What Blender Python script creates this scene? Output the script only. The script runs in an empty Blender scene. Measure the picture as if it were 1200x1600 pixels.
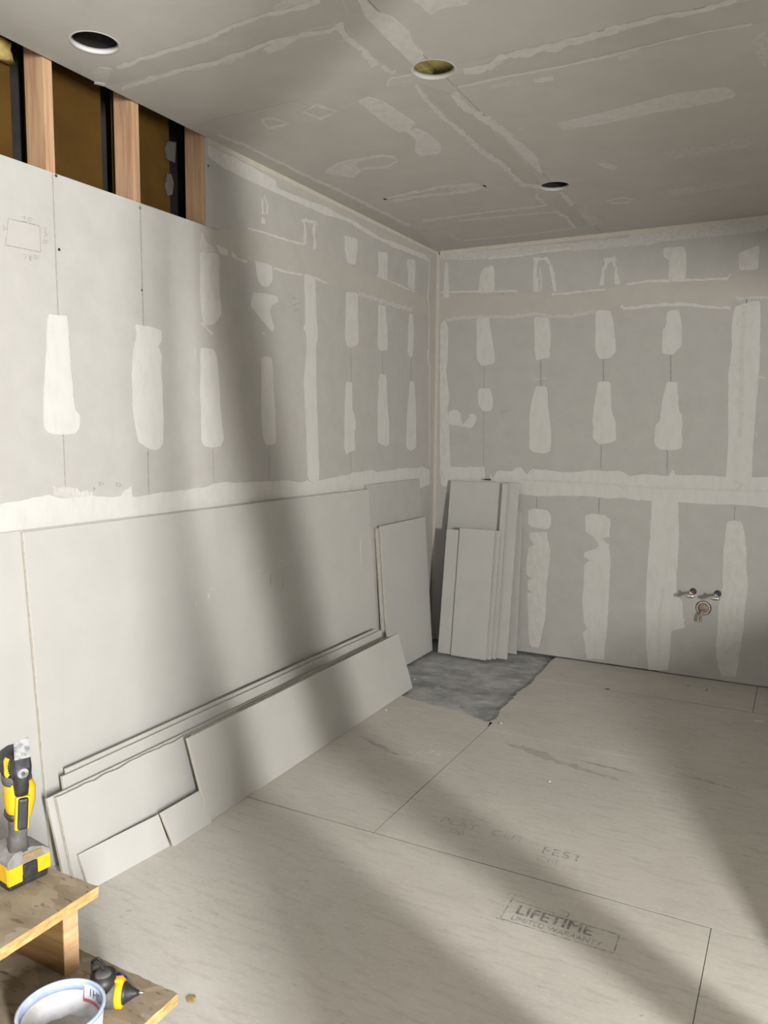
import bpy, bmesh, math, random
from mathutils import Vector, Matrix, noise
from mathutils.geometry import delaunay_2d_cdt
random.seed(7)
S = bpy.context.scene
COL = S.collection
H = 2.8182            # ceiling height (m); x = 0 left wall, y = 0 back wall, z = 0 floor
# ---------------------------------------------------------------- camera
cd = bpy.data.cameras.new('camera'); cam = bpy.data.objects.new('camera', cd); COL.objects.link(cam); S.camera = cam
yaw, pitch, roll = .4909, -.1029, .0084
fw = Vector((-math.sin(yaw)*math.cos(pitch), math.cos(yaw)*math.cos(pitch), math.sin(pitch)))
rt = fw.cross(Vector((0, 0, 1))).normalized(); up = rt.cross(fw)
r2 = rt*math.cos(roll)+up*math.sin(roll); u2 = up*math.cos(roll)-rt*math.sin(roll)
M = Matrix((r2, u2, -fw)).transposed().to_4x4(); M.translation = (2.3863, -5.2242, 1.5441); cam.matrix_world = M
cd.sensor_fit = 'HORIZONTAL'; cd.sensor_width = 36; cd.lens = 1223.9/1200*36; cd.clip_start = .05
# ---------------------------------------------------------------- light
W = bpy.data.worlds.new('daylight'); S.world = W; W.use_nodes = True
bg = W.node_tree.nodes['Background']; bg.inputs[0].default_value = (.90, .96, 1.0, 1); bg.inputs[1].default_value = .8
def area(name, loc, tgt, sx, sy, power, col):
    d = bpy.data.lights.new(name, 'AREA'); d.shape = 'RECTANGLE'; d.size = sx; d.size_y = sy; d.energy = power; d.color = col
    o = bpy.data.objects.new(name, d); COL.objects.link(o); o.location = loc
    o.rotation_euler = (Vector(tgt)-Vector(loc)).to_track_quat('-Z', 'Y').to_euler(); return o
area('unseen_key_lamp', (4.75, -5.10, 1.5), (0, -4.3, 1.2), .05, .4, 235, (1.0, .985, .95))  # unseen lamp placed from the shadow directions; no window is built
area('added_left_lamp', (4.6, -6.3, 1.8), (0, -3.4, 1.4), .16, 1.3, 445, (1.0, .995, .985))  # second unseen lamp, added to brighten the left front
S.view_settings.view_transform = 'Standard'; S.view_settings.look = 'None'; S.view_settings.gamma = 1
S.view_settings.use_curve_mapping = False; S.view_settings.exposure = 0.0
# ---------------------------------------------------------------- materials
def mat(name, base, rough=.8, noise_scale=None, c2=None, amount=1, stretch=(1, 1, 1), metal=0, lo=.35, hi=.65, detail=5, bump=0, coord='Object'):
    m = bpy.data.materials.new(name); m.use_nodes = True; nt = m.node_tree; b = nt.nodes['Principled BSDF']
    b.inputs['Roughness'].default_value = rough; b.inputs['Metallic'].default_value = metal
    b.inputs['Base Color'].default_value = (*base, 1)
    if 'Specular IOR Level' in b.inputs and rough > .7: b.inputs['Specular IOR Level'].default_value = .2
    if noise_scale:
        tc = nt.nodes.new('ShaderNodeTexCoord'); mp = nt.nodes.new('ShaderNodeMapping'); mp.inputs['Scale'].default_value = stretch
        nz = nt.nodes.new('ShaderNodeTexNoise'); nz.inputs['Scale'].default_value = noise_scale; nz.inputs['Detail'].default_value = detail; nz.inputs['Roughness'].default_value = .62
        rp = nt.nodes.new('ShaderNodeMapRange'); rp.inputs[1].default_value = lo; rp.inputs[2].default_value = hi; rp.inputs[4].default_value = amount
        mx = nt.nodes.new('ShaderNodeMix'); mx.data_type = 'RGBA'; mx.inputs[6].default_value = (*base, 1); mx.inputs[7].default_value = (*(c2 or base), 1)
        nt.links.new(tc.outputs[coord], mp.inputs[0]); nt.links.new(mp.outputs[0], nz.inputs['Vector']); nt.links.new(nz.outputs['Fac'], rp.inputs[0])
        nt.links.new(rp.outputs[0], mx.inputs[0]); nt.links.new(mx.outputs[2], b.inputs['Base Color'])
        m['mix'] = mx.name
        if bump:
            bp = nt.nodes.new('ShaderNodeBump'); bp.inputs['Strength'].default_value = bump; bp.inputs['Distance'].default_value = .004
            nt.links.new(nz.outputs['Fac'], bp.inputs['Height']); nt.links.new(bp.outputs[0], b.inputs['Normal'])
    return m
def layer(m, col, scale, stretch, lo, hi, amount, kind='noise', coord='Object', detail=4):
    """one more procedural layer of colour over the material"""
    nt = m.node_tree; b = nt.nodes['Principled BSDF']; src = b.inputs['Base Color'].links[0].from_socket if b.inputs['Base Color'].links else None
    tc = nt.nodes.new('ShaderNodeTexCoord'); mp = nt.nodes.new('ShaderNodeMapping'); mp.inputs['Scale'].default_value = stretch
    if kind == 'noise':
        nz = nt.nodes.new('ShaderNodeTexNoise'); nz.inputs['Detail'].default_value = detail; out = 'Fac'
    else:
        nz = nt.nodes.new('ShaderNodeTexVoronoi'); out = 'Distance' if kind == 'voronoi' else 'Color'
    nz.inputs['Scale'].default_value = scale
    rp = nt.nodes.new('ShaderNodeMapRange'); rp.inputs[1].default_value = lo; rp.inputs[2].default_value = hi; rp.inputs[4].default_value = amount
    mx = nt.nodes.new('ShaderNodeMix'); mx.data_type = 'RGBA'; mx.inputs[7].default_value = (*col, 1)
    if src: nt.links.new(src, mx.inputs[6])
    else: mx.inputs[6].default_value = b.inputs['Base Color'].default_value
    nt.links.new(tc.outputs[coord], mp.inputs[0]); nt.links.new(mp.outputs[0], nz.inputs['Vector']); nt.links.new(nz.outputs[out], rp.inputs[0])
    nt.links.new(rp.outputs[0], mx.inputs[0]); nt.links.new(mx.outputs[2], b.inputs['Base Color']); return m
m_wall = mat('grey drywall paper', (.415, .402, .374), .85, 9, (.445, .432, .404), 1)
m_ceil = mat('ceiling drywall paper', (.46, .437, .402), .85, 7, (.49, .467, .432), 1)
m_sheet = mat('white drywall paper', (.455, .447, .42), .8, 5, (.48, .472, .445), 1)
m_core = mat('gypsum edge', (.54, .50, .43), .9, 60, (.38, .335, .27), .7)
m_mud = {'m': mat('joint compound', (.57, .56, .53), .75, 22, (.51, .498, .465), 1, lo=.45, hi=.8, stretch=(1, 1, .4)),
         'n': mat('joint compound second coat', (.58, .565, .53), .8, 30, (.50, .485, .45), 1, lo=.4, hi=.75, stretch=(1, 1, .5)),
         'f': mat('feathered joint compound', (.53, .515, .48), .85, 45, (.46, .445, .41), 1, lo=.4, hi=.65),
         't': mat('taped joint', (.435, .408, .37), .85, 8, (.46, .437, .40), 1),
         'g': mat('thin joint line', (.50, .485, .45), .85, 40, (.56, .545, .51), 1),
         'p': mat('pencil', (.24, .23, .215), .8, 80, (.37, .36, .335), 1),
         'q': mat('faint pencil', (.30, .29, .27), .8, 80, (.38, .37, .34), 1)}
m_bead = mat('paper corner bead', (.56, .52, .45), .8, 20, (.50, .465, .40), 1)
m_stud = mat('fir stud', (.50, .32, .19), .7, 6, (.37, .215, .12), 1, stretch=(9, 9, .5), lo=.4, hi=.62)
m_back = mat('brown backing panel', (.085, .044, .006), .75, 4, (.06, .029, .004), 1)
m_dark = mat('dark cavity', (.025, .022, .02), .9, 8, (.04, .035, .03), 1)
m_insul = mat('yellow insulation', (.50, .40, .15), .95, 30, (.36, .27, .09), 1, bump=.8)
m_deck = mat('joist bay wood', (.72, .63, .28), .8, 5, (.50, .42, .15), 1, stretch=(18, 1, 1))
m_floor = mat('fibre underlayment', (.55, .525, .48), .62, 3.2, (.49, .465, .425), 1, stretch=(.7, 1, 1), lo=.35, hi=.7)
layer(m_floor, (.42, .395, .355), 14, (.6, 3.0, 1), .50, .72, .65, detail=8)
layer(m_floor, (.63, .605, .56), 60, (.8, 1.6, 1), .50, .75, .45, detail=6)
layer(m_floor, (.30, .285, .26), 38, (.7, 1.8, 1), .65, .72, .5, detail=5)
layer(m_floor, (.62, .60, .56), 2.3, (1, 1, 1), .58, .75, .5)
layer(m_floor, (.36, .345, .32), 4.2, (1, 2, 1), .64, .74, .35)
m_conc = mat('bare grey concrete', (.27, .275, .27), .8, 5, (.46, .46, .45), 1, lo=.36, hi=.62, detail=10)
layer(m_conc, (.58, .58, .57), 13, (1, 1, 1), .55, .72, .7, detail=10)
layer(m_conc, (.20, .20, .20), 7, (1, 1.6, 1), .55, .72, .6, detail=10)
m_ink = mat('worn black stamp ink', (.22, .215, .21), .7, 55, (.50, .47, .42), 1, lo=.42, hi=.60)
m_inkb = mat('worn bold stamp ink', (.20, .195, .195), .7, 40, (.44, .415, .375), 1, lo=.46, hi=.62)
m_inkf = mat('faded stamp ink', (.33, .315, .30), .7, 45, (.50, .47, .42), 1, lo=.38, hi=.58)
m_osb = mat('worn strand board', (.30, .245, .175), .75, 9, (.21, .165, .11), 1, stretch=(1, 2.5, 1))
layer(m_osb, (.36, .30, .22), 17, (1, 2.2, 1), .40, .75, .6, kind='cells')
layer(m_osb, (.60, .55, .47), 13, (1, 1, 1), .60, .72, .5)
layer(m_osb, (.10, .075, .05), 26, (1, 3, 1), .60, .68, .7)
m_osbe = mat('strand board edge', (.52, .37, .16), .8, 30, (.34, .21, .075), 1, stretch=(1, 1, 4))
m_yel = mat('yellow plastic', (.62, .37, .010), .42, 40, (.50, .29, .012), .6, lo=.5, hi=.75)
m_org = mat('amber plastic', (.90, .47, .012), .4, 40, (.8, .40, .01), .5)
m_blk = mat('black plastic', (.018, .018, .019), .5, 50, (.05, .048, .045), .8, lo=.5, hi=.75)
m_gry = mat('dark grey rubber', (.07, .068, .065), .6, 40, (.16, .15, .14), .8, lo=.45, hi=.75)
m_dgry = mat('dusty grey plastic', (.17, .165, .155), .6, 40, (.28, .26, .24), .8, lo=.45, hi=.7)
m_strap = mat('dull metal', (.10, .095, .085), .6, 40, (.07, .065, .06), 1)
m_tag = mat('gold rating plate', (.30, .20, .07), .5, 90, (.2, .13, .05), 1)
m_steel = mat('bright steel', (.75, .77, .80), .28, 60, (.30, .32, .36), 1, metal=.9, lo=.45, hi=.62)
m_chrome = mat('chrome', (.8, .8, .78), .15, 20, (.7, .7, .68), 1, metal=1)
m_bore = mat('sooty blade root', (.03, .03, .035), .4, 30, (.10, .10, .11), .7, metal=.5)
m_rim = mat('blue tinted clear plastic', (.30, .38, .58), .35, 15, (.60, .64, .72), 1, lo=.4, hi=.7)
m_pail = mat('cloudy white plastic', (.58, .58, .60), .45, 14, (.34, .33, .32), 1, lo=.40, hi=.66)
m_pailf = mat('dried compound residue', (.33, .30, .27), .8, 12, (.55, .53, .50), 1, lo=.45, hi=.7)
m_red = mat('red print', (.42, .06, .08), .5, 25, (.55, .30, .30), .8)
m_navy = mat('navy print', (.05, .06, .16), .5, 25, (.2, .2, .3), .6)
m_blue = mat('blue plastic', (.012, .02, .42), .35, 20, (.01, .015, .3), 1)
m_pexr = mat('red pipe', (.42, .10, .09), .45, 30, (.3, .07, .06), 1)
m_pexb = mat('blue pipe', (.09, .10, .20), .45, 30, (.06, .07, .14), 1)
m_pvc = mat('white pipe', (.62, .60, .56), .5, 30, (.5, .48, .44), 1)
m_rag = mat('brown rag', (.24, .18, .13), .9, 60, (.38, .32, .26), 1, bump=.6)
m_leaf = mat('tan chip', (.42, .29, .12), .8, 40, (.3, .2, .08), 1)
m_chip = mat('plaster crumb', (.72, .71, .68), .9, 60, (.6, .6, .56), 1)
m_screw = mat('black screw', (.02, .02, .02), .5, 30, (.05, .05, .05), 1)
# ---------------------------------------------------------------- helpers
def link(name, me, mats, parent=None, loc=None):
    o = bpy.data.objects.new(name, me); COL.objects.link(o)
    for m in (mats if isinstance(mats, (list, tuple)) else [mats]):
        if m.name not in [x.name for x in me.materials if x]: me.materials.append(m)
    if parent: o.parent = parent
    if loc: o.location = loc
    return o
def obj(name, bm, mats, parent=None, smooth=False, loc=None):
    bmesh.ops.recalc_face_normals(bm, faces=bm.faces)
    me = bpy.data.meshes.new(name); bm.to_mesh(me); bm.free()
    if smooth:
        for p in me.polygons: p.use_smooth = True
    return link(name, me, mats, parent, loc)
def empty(name, loc=(0, 0, 0), rz=0, parent=None):
    o = bpy.data.objects.new(name, None); COL.objects.link(o); o.location = loc; o.rotation_euler = (0, 0, rz); o.empty_display_size = .1
    if parent: o.parent = parent
    return o
def tag(o, label, cat, group=None):
    o['label'] = label; o['category'] = cat
    if group: o['group'] = group
    return o
def struct(o, label=None):
    o['kind'] = 'structure'
    if label: o['label'] = label
    return o
def box(bm, x0, x1, y0, y1, z0, z1, mi=0, bevel=0, rot=None, piv=None):
    v = [bm.verts.new((x, y, z)) for x in (x0, x1) for y in (y0, y1) for z in (z0, z1)]
    fs = [bm.faces.new([v[i] for i in q]) for q in ((0, 1, 3, 2), (4, 6, 7, 5), (0, 4, 5, 1), (2, 3, 7, 6), (0, 2, 6, 4), (1, 5, 7, 3))]
    for f in fs: f.material_index = mi
    if bevel:
        e = list({e for f in fs for e in f.edges})
        r = bmesh.ops.bevel(bm, geom=e, offset=bevel, segments=2, profile=.6, affect='EDGES')
        v = list({q for f in r['faces'] for q in f.verts} | {q for f in fs if f.is_valid for q in f.verts})
    if rot is not None:
        bmesh.ops.rotate(bm, verts=v, cent=piv or (0, 0, 0), matrix=rot)
    return v
def B(*a, **k):
    bm = bmesh.new(); box(bm, *a, **k); return bm
def tube(bm, a, b, r0, r1=None, n=20, cap=True):
    a, b = Vector(a), Vector(b); r1 = r0 if r1 is None else r1
    q = (b-a).to_track_quat('Z', 'Y').to_matrix()
    ra = [bm.verts.new(a+q @ Vector((r0*math.cos(t*2*math.pi/n), r0*math.sin(t*2*math.pi/n), 0))) for t in range(n)]
    rb = [bm.verts.new(b+q @ Vector((r1*math.cos(t*2*math.pi/n), r1*math.sin(t*2*math.pi/n), 0))) for t in range(n)]
    for i in range(n): bm.faces.new((ra[i], ra[(i+1) % n], rb[(i+1) % n], rb[i]))
    if cap: bm.faces.new(ra[::-1]); bm.faces.new(rb)
def lathe(prof, axis='Z', n=32, arc=None):
    """profile [(r, h)] turned about an axis"""
    bm = bmesh.new(); rings = []
    for r, h in prof:
        ring = []
        for i in range(n):
            t = 2*math.pi*i/n; c, s = r*math.cos(t), r*math.sin(t)
            ring.append(bm.verts.new((c, s, h) if axis == 'Z' else ((h, c, s) if axis == 'X' else (c, h, s))))
        rings.append(ring)
    for a, b in zip(rings, rings[1:]):
        for i in range(n): bm.faces.new((a[i], a[(i+1) % n], b[(i+1) % n], b[i]))
    bmesh.ops.remove_doubles(bm, verts=bm.verts, dist=1e-6)
    return bm
def prism(pts, d0, d1, plane='XZ', bevel=0):
    """outline extruded from d0 to d1 along the third axis"""
    bm = bmesh.new()
    f = (lambda a, b, d: (a, d, b)) if plane == 'XZ' else ((lambda a, b, d: (a, b, d)) if plane == 'XY' else (lambda a, b, d: (d, a, b)))
    A = [bm.verts.new(f(a, b, d0)) for a, b in pts]; Bv = [bm.verts.new(f(a, b, d1)) for a, b in pts]; n = len(pts)
    bm.faces.new(A); bm.faces.new(Bv[::-1])
    for i in range(n): bm.faces.new((A[i], A[(i+1) % n], Bv[(i+1) % n], Bv[i]))
    if bevel: bmesh.ops.bevel(bm, geom=bm.edges[:], offset=bevel, segments=2, profile=.6, affect='EDGES')
    return bm
# ---------------------------------------------------------------- joint compound, tape and pencil marks, in the plane of each surface
# (surface, kind, scale, coordinates): L = left wall (y, z), B = back wall (x, z), C = ceiling (x, y); scale 0 in mm, 1 in 0.1 mm
MARKS = [
('L','t',0,[-2472,2422,-2435,2425,-2165,2486,-2061,2501,-1836,2509,-1674,2520,-1359,2500,-886,2489,-419,2489,-60,2468,1,2470,6,2352,-56,2360,-449,2367,-826,2369,-1105,2360,-1499,2353,-1674,2365,-1934,2347,-2167,2351,-2307,2339,-2451,2398]),
('L','t',0,[-96,2804,-14,2825,42,1152,-60,1158,-94,2016]),
('L','t',0,[-2434,2821,-2160,2828,-1672,2811,-975,2770,-146,2806,-145,2753,-974,2730,-1673,2749,-2160,2782,-2430,2794]),
('B','t',0,[30,2507,336,2485,628,2474,1057,2465,1169,2467,1349,2484,1626,2488,1921,2481,2138,2500,2146,2355,1991,2355,1930,2303,1766,2331,1632,2345,1319,2343,1136,2346,1119,2310,949,2311,812,2329,550,2325,339,2348,100,2342,32,2336]),
('C','t',0,[119,-3082,275,-3098,450,-3111,612,-3124,762,-3148,930,-3145,1014,-3132,1051,-3137,1100,-3111,1062,-3015,1038,-3006,992,-3008,889,-3016,760,-3013,637,-2990,476,-2981,342,-2996,111,-2999,16,-3017]),
('C','t',0,[1106,-3112,1146,-3092,1124,-3001,1109,-2861,1103,-2629,1074,-2579,1023,-2605,1017,-2691,1008,-2766,1021,-2875,1033,-2990,1087,-3054]),
('C','t',0,[3,-2453,90,-2430,102,-1801,131,-1116,142,-629,35,-153,-5,-173,-32,-1475,-12,-2071]),
('C','t',0,[1061,-2499,1133,-2370,1142,-2092,1139,-1772,1136,-1542,1118,-1178,1088,-1135,1037,-1190,1041,-1541,1031,-1994,1028,-2222,1042,-2432]),
('C','t',0,[1192,-2491,1349,-2535,1524,-2548,1751,-2528,1952,-2557,2132,-2556,2218,-2547,2212,-2392,2122,-2405,1979,-2399,1773,-2383,1555,-2389,1321,-2396,1160,-2387]),
('C','t',0,[1154,-980,1153,-715,1160,-493,1133,-226,1049,-208,1058,-466,1065,-759]),
('L','m',0,[-3291,1949,-3249,1949,-3213,1952,-3210,1922,-3206,1818,-3203,1762,-3198,1665,-3190,1608,-3172,1593,-3175,1549,-3194,1525,-3239,1524,-3287,1524,-3317,1533,-3329,1553,-3328,1628,-3315,1754,-3306,1841]),
('L','m',0,[-2885,1958,-2839,1959,-2734,1953,-2737,1911,-2759,1888,-2739,1847,-2742,1740,-2738,1620,-2739,1488,-2763,1465,-2804,1459,-2841,1471,-2884,1494,-2900,1553,-2906,1678,-2907,1766,-2895,1855,-2882,1901,-2874,1928]),
('L','n',0,[-2491,2321,-2385,2337,-2365,2322,-2365,2148,-2351,2065,-2414,2012,-2474,2010,-2488,2042,-2497,2157,-2494,2244]),
('L','f',0,[-2483,2409,-2444,2369,-2384,2352,-2385,2337,-2491,2321]),
('L','m',0,[-2499,1903,-2462,1910,-2417,1907,-2394,1884,-2380,1805,-2372,1683,-2358,1560,-2350,1498,-2371,1469,-2426,1462,-2479,1469,-2501,1489,-2507,1678,-2500,1797]),
('L','m',0,[-2057,1903,-1973,1908,-1962,1789,-1945,1632,-1939,1484,-1981,1467,-2028,1472,-2055,1519,-2060,1684]),
('L','m',0,[-2121,2198,-2064,2213,-1916,2214,-1917,2188,-1974,2164,-1983,2124,-1948,2057,-1960,2031,-2003,2051,-2048,2083,-2119,2127,-2139,2135]),
('L','m',0,[-2107,2356,-2080,2356,-1960,2360,-1965,2285,-2000,2249,-2046,2245,-2078,2266,-2090,2317]),
('L','n',1,[-24998,20120,-24635,19939,-24190,19694,-24928,20178,-24561,19997,-24113,19752]),
('L','n',1,[-20491,20213,-20274,20096,-20410,20266,-20193,20149]),
('L','n',1,[-25353,18991,-25361,18641,-25295,18996,-25304,18646]),
('L','m',0,[-1680,2373,-1671,2113,-1696,2081,-1665,2061,-1658,1973,-1685,1805,-1677,1698,-1664,1567,-1660,1446,-1656,1397,-1645,1275,-1533,1269,-1540,1394,-1562,1764,-1566,2006,-1548,2044,-1566,2245,-1575,2368]),
('L','n',0,[-1255,2341,-1119,2356,-1109,2208,-1102,2058,-1181,2031,-1238,2038,-1263,2099,-1247,2229]),
('L','n',0,[-861,2328,-760,2333,-739,2185,-731,2060,-806,2046,-862,2054,-858,2185]),
('L','n',0,[-428,2331,-363,2333,-353,2200,-366,2056,-414,2041,-449,2071,-439,2220]),
('L','m',0,[-1252,1831,-1174,1829,-1173,1664,-1138,1625,-1130,1552,-1151,1552,-1134,1424,-1189,1419,-1241,1406,-1262,1440,-1261,1649]),
('L','m',0,[-842,1904,-746,1903,-731,1747,-700,1576,-701,1453,-781,1449,-847,1469,-856,1659]),
('L','m',0,[-403,1884,-334,1885,-306,1672,-292,1432,-373,1410,-446,1434,-446,1578,-427,1744]),
('L','m',0,[-3786,1277,-3513,1288,-3420,1298,-3321,1307,-3252,1288,-3143,1290,-3053,1278,-2985,1277,-2963,1299,-2925,1316,-2918,1272,-2886,1272,-2734,1279,-2499,1282,-2426,1296,-2388,1300,-2232,1294,-1834,1281,-1735,1265,-1658,1272,-1579,1249,-1634,1274,-1498,1267,-1354,1279,-1188,1285,-1175,1298,-1122,1295,-927,1301,-868,1285,-556,1297,-227,1289,-209,1300,-64,1267,-61,1161,-222,1139,-235,1219,-236,1180,-1093,1149,-1654,1134,-3519,1153,-3802,1152]),
('L','f',0,[-3302,1340,-3280,1329,-3239,1331,-3215,1323,-3191,1323,-3179,1307,-3154,1313,-3123,1301,-3117,1286,-3299,1296]),
('L','m',1,[-32170,13244,-32145,12965,-32086,13246,-32060,12966]),
('L','m',1,[-32008,13199,-31834,12958,-31935,13233,-31760,12991]),
('L','m',1,[-31713,13064,-31693,12932,-31627,13069,-31607,12937]),
('L','m',1,[-31524,13099,-31470,12893,-31439,13111,-31384,12905]),
('L','m',1,[-31337,13033,-31279,12896,-31253,13053,-31195,12916]),
('L','n',1,[-21581,24897,-20629,24963,-18388,25034,-16758,25147,-21542,24996,-20582,25064,-18338,25140,-16712,25257]),
('L','n',1,[-19559,23428,-18398,23413,-16967,23549,-19499,23543,-18353,23530,-16936,23668]),
('L','n',1,[-15808,23613,-14568,23498,-15731,23711,-14486,23598]),
('L','f',1,[-11129,23441,-8920,23412,-6514,23410,-3892,23451,-10979,23685,-8764,23667,-6360,23676,-3736,23729]),
('L','n',1,[-8892,24911,-7272,24914,-4895,24808,-3540,24802,-8835,24997,-7203,25003,-4819,24900,-3470,24896]),
('L','n',0,[-2384,2373,-2306,2364,-2307,2339,-2362,2339]),
('L','n',0,[-2279,2370,-2231,2344,-2158,2348,-2167,2331,-2234,2333,-2279,2340]),
('L','n',1,[-20352,26793,-20094,26412,-20093,26017,-20304,25910,-20327,26570,-20352,26793,-20242,26892,-19932,26469,-19943,26014,-20457,25841,-20488,26534,-20242,26892]),
('L','n',0,[-2049,2571,-2015,2575,-2017,2547,-2049,2542]),
('L','n',1,[-17049,26392,-16847,26086,-16788,25189,-16830,26480,-16617,26153,-16555,25242]),
('L','n',1,[-16853,26340,-16007,26430,-15932,25132,-16776,26500,-15742,26544,-15647,25195]),
('L','n',1,[-16750,26436,-15661,26556,-15786,26342,-16711,26534,-15563,26656,-15614,26362]),
('L','n',0,[-1269,2654,-1186,2665,-1116,2661,-1126,2582,-1144,2512,-1236,2510,-1261,2581]),
('L','n',0,[-866,2644,-742,2661,-746,2575,-745,2492,-869,2492,-859,2581]),
('L','n',0,[-471,2676,-339,2693,-345,2530,-351,2497,-453,2498,-448,2586]),
('L','n',0,[-2430,2789,-2322,2789,-2160,2787,-1930,2775,-1921,2745,-1673,2749,-1476,2763,-1407,2756,-1162,2759,-832,2735,-652,2745,-145,2761,-136,2717,-216,2724,-713,2712,-974,2717,-1212,2741,-1360,2731,-1499,2716,-1673,2715,-1930,2715,-2161,2716,-2323,2720,-2429,2738]),
('L','n',1,[-1356,24856,-1146,23036,-1228,21007,-1052,20240,-767,12920,-1208,24881,-997,23054,-1078,21020,-901,20252,-613,12915]),
('L','n',1,[-1419,21144,-1309,20062,-1196,21167,-1084,20082]),
('L','n',1,[-1251,27799,-1327,25651,-1512,24552,-1066,27833,-1142,25678,-1329,24573]),
('B','n',1,[293,25276,3360,25089,6072,24927,289,25397,3355,25207,6067,25042]),
('B','n',1,[8480,24515,10584,24546,11974,24589,8463,24646,10567,24676,11955,24716]),
('B','n',1,[13325,24783,14551,24864,16265,24779,19225,24661,19415,24964,13299,24927,14534,25006,16254,24919,19202,24797,19302,25042]),
('B','f',1,[900,23257,3403,23350,5507,23167,7528,23258,8316,23059,9885,22985,11393,23209,870,23479,3388,23567,5492,23381,7518,23467,8323,23266,9855,23190,11343,23409]),
('B','n',1,[12943,23471,13195,23248,14965,23313,16663,23341,17660,23137,18326,23008,19460,22900,13066,23590,13188,23429,14942,23491,16655,23516,17673,23308,18328,23179,19457,23070]),
('B','f',1,[19759,23422,21467,23420,19740,23592,21448,23586]),
('B','n',1,[3951,27255,6016,27254,7808,27346,9545,27361,3935,27372,5997,27368,7789,27458,9528,27472]),
('B','f',0,[990,2778,1302,2773,1562,2780,1614,2757,1480,2719,1304,2719,1086,2723,935,2732]),
('B','f',0,[1339,2848,2121,2822,2126,2731,1741,2728,1343,2730]),
('B','f',0,[25,2762,224,2739,394,2735,740,2744,991,2745,990,2778,739,2785,330,2788,25,2794]),
('B','n',0,[343,2670,437,2685,442,2503,327,2506,334,2593]),
('B','n',1,[7108,27040,7118,25998,7232,24812,7446,27003,7456,25977,7570,24807]),
('B','n',1,[7137,26829,7962,26856,8307,26244,8585,24743,7104,27056,8054,27051,8531,26285,8815,24759]),
('B','f',1,[7493,26433,7602,25395,7579,24840,7690,26429,7800,25384,7777,24813]),
('B','n',1,[11789,24902,11902,25753,12083,26274,12292,26411,12484,25888,12610,24900,11569,24955,11687,25824,11903,26421,12409,26577,12696,25910,12826,24903]),
('B','n',1,[11898,26237,12618,26387,11792,26557,12513,26705]),
('B','n',0,[1546,2687,1675,2691,1688,2483,1583,2488,1578,2614,1552,2634]),
('B','n',0,[1974,2619,2084,2653,2088,2509,1983,2513]),
('B','n',0,[66,2738,88,2736,106,2488,61,2491]),
('B','m',0,[318,2329,408,2334,423,2235,451,2096,458,2017,358,2001,325,2052,317,2221]),
('B','n',0,[729,2319,832,2312,846,2176,844,2043,801,2041,751,2027,740,2085]),
('B','m',0,[1137,2336,1238,2330,1261,2211,1279,2064,1240,2029,1176,2022,1146,2088,1141,2217]),
('B','m',0,[1583,2299,1651,2309,1671,2224,1678,2083,1629,2032,1563,2044,1557,2195,1579,2208]),
('B','m',0,[336,1847,426,1850,449,1780,450,1720,429,1690,376,1690,338,1741]),
('B','m',0,[756,1853,832,1856,847,1698,873,1505,869,1417,820,1402,749,1409,722,1434,713,1601,725,1737]),
('B','m',0,[1168,1877,1250,1875,1267,1696,1292,1621,1300,1500,1261,1481,1196,1467,1151,1508,1147,1621,1157,1771]),
('B','m',0,[1598,1868,1663,1866,1678,1684,1700,1658,1709,1451,1638,1441,1577,1444,1544,1476,1539,1594,1569,1622,1580,1766]),
('B','m',0,[111,1692,178,1701,212,1671,213,1620,225,1589,268,1640,278,1677,322,1664,334,1630,292,1569,225,1583,113,1599]),
('B','f',1,[7357,18945,8253,19059,7342,19022,8239,19135]),
('B','f',1,[21156,18829,21548,18734,21167,18912,21559,18817]),
('B','n',1,[21210,15529,21255,15271,21302,15544,21347,15286]),
('B','m',0,[1969,2309,1958,2208,1964,2003,1951,1865,1959,1831,1970,1482,1975,1218,2119,1224,2111,1294,2112,1519,2115,1759,2122,1861,2121,1997,2108,2341]),
('B','n',0,[82,2341,98,2276,99,2063,89,1966,118,1793,106,1696,123,1543,125,1445,135,1292,140,1149,55,1145,35,2322]),
('B','m',0,[130,1288,395,1302,402,1215,441,1212,446,1257,456,1213,493,1275,598,1272,639,1303,670,1304,706,1255,742,1296,982,1278,1174,1300,1341,1295,1397,1269,1486,1281,1636,1274,1660,1318,1676,1282,1881,1289,1972,1280,2124,1285,2217,1289,2224,1107,2125,1115,2026,1117,1886,1110,1702,1115,1539,1114,1462,1113,1370,1127,1285,1116,1153,1125,972,1119,802,1108,682,1118,511,1117,99,1105]),
('B','m',0,[1538,1143,1540,911,1529,691,1531,455,1542,188,1558,56,1568,4,1599,12,1689,19,1696,180,1698,286,1780,316,1770,344,1778,374,1765,365,1754,480,1717,534,1711,664,1715,909,1698,1150]),
('B','m',0,[725,1004,757,1019,859,1019,884,989,886,920,871,888,761,889,728,910]),
('B','n',0,[738,856,864,865,865,818,888,758,882,649,871,492,873,319,853,190,833,51,785,45,760,65,747,240,733,430,774,434,738,454,731,517,771,537,728,556,723,619,733,746,780,773,739,809]),
('B','m',0,[1120,995,1157,1011,1245,1007,1283,975,1287,864,1236,845,1284,812,1294,670,1293,489,1293,307,1284,153,1281,34,1176,22,1169,16,1152,73,1133,194,1162,229,1134,272,1121,409,1124,655,1160,696,1122,716,1121,746,1195,775,1216,799,1177,856,1124,890]),
('B','n',0,[1987,1011,2068,1020,2091,949,2107,826,2115,715,2129,619,2123,549,2117,436,2107,251,2099,151,2089,45,2015,33,1980,90,1965,217,1966,389,1967,489,1988,591,1977,815]),
('B','g',1,[6713,12064,11345,12059,15627,11911,22065,11967,6715,12219,11348,12208,15628,12055,22062,12101]),
('B','g',1,[16286,5557,16114,4063,16109,2872,16141,792,16476,5542,16307,4062,16302,2889,16335,815]),
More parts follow.
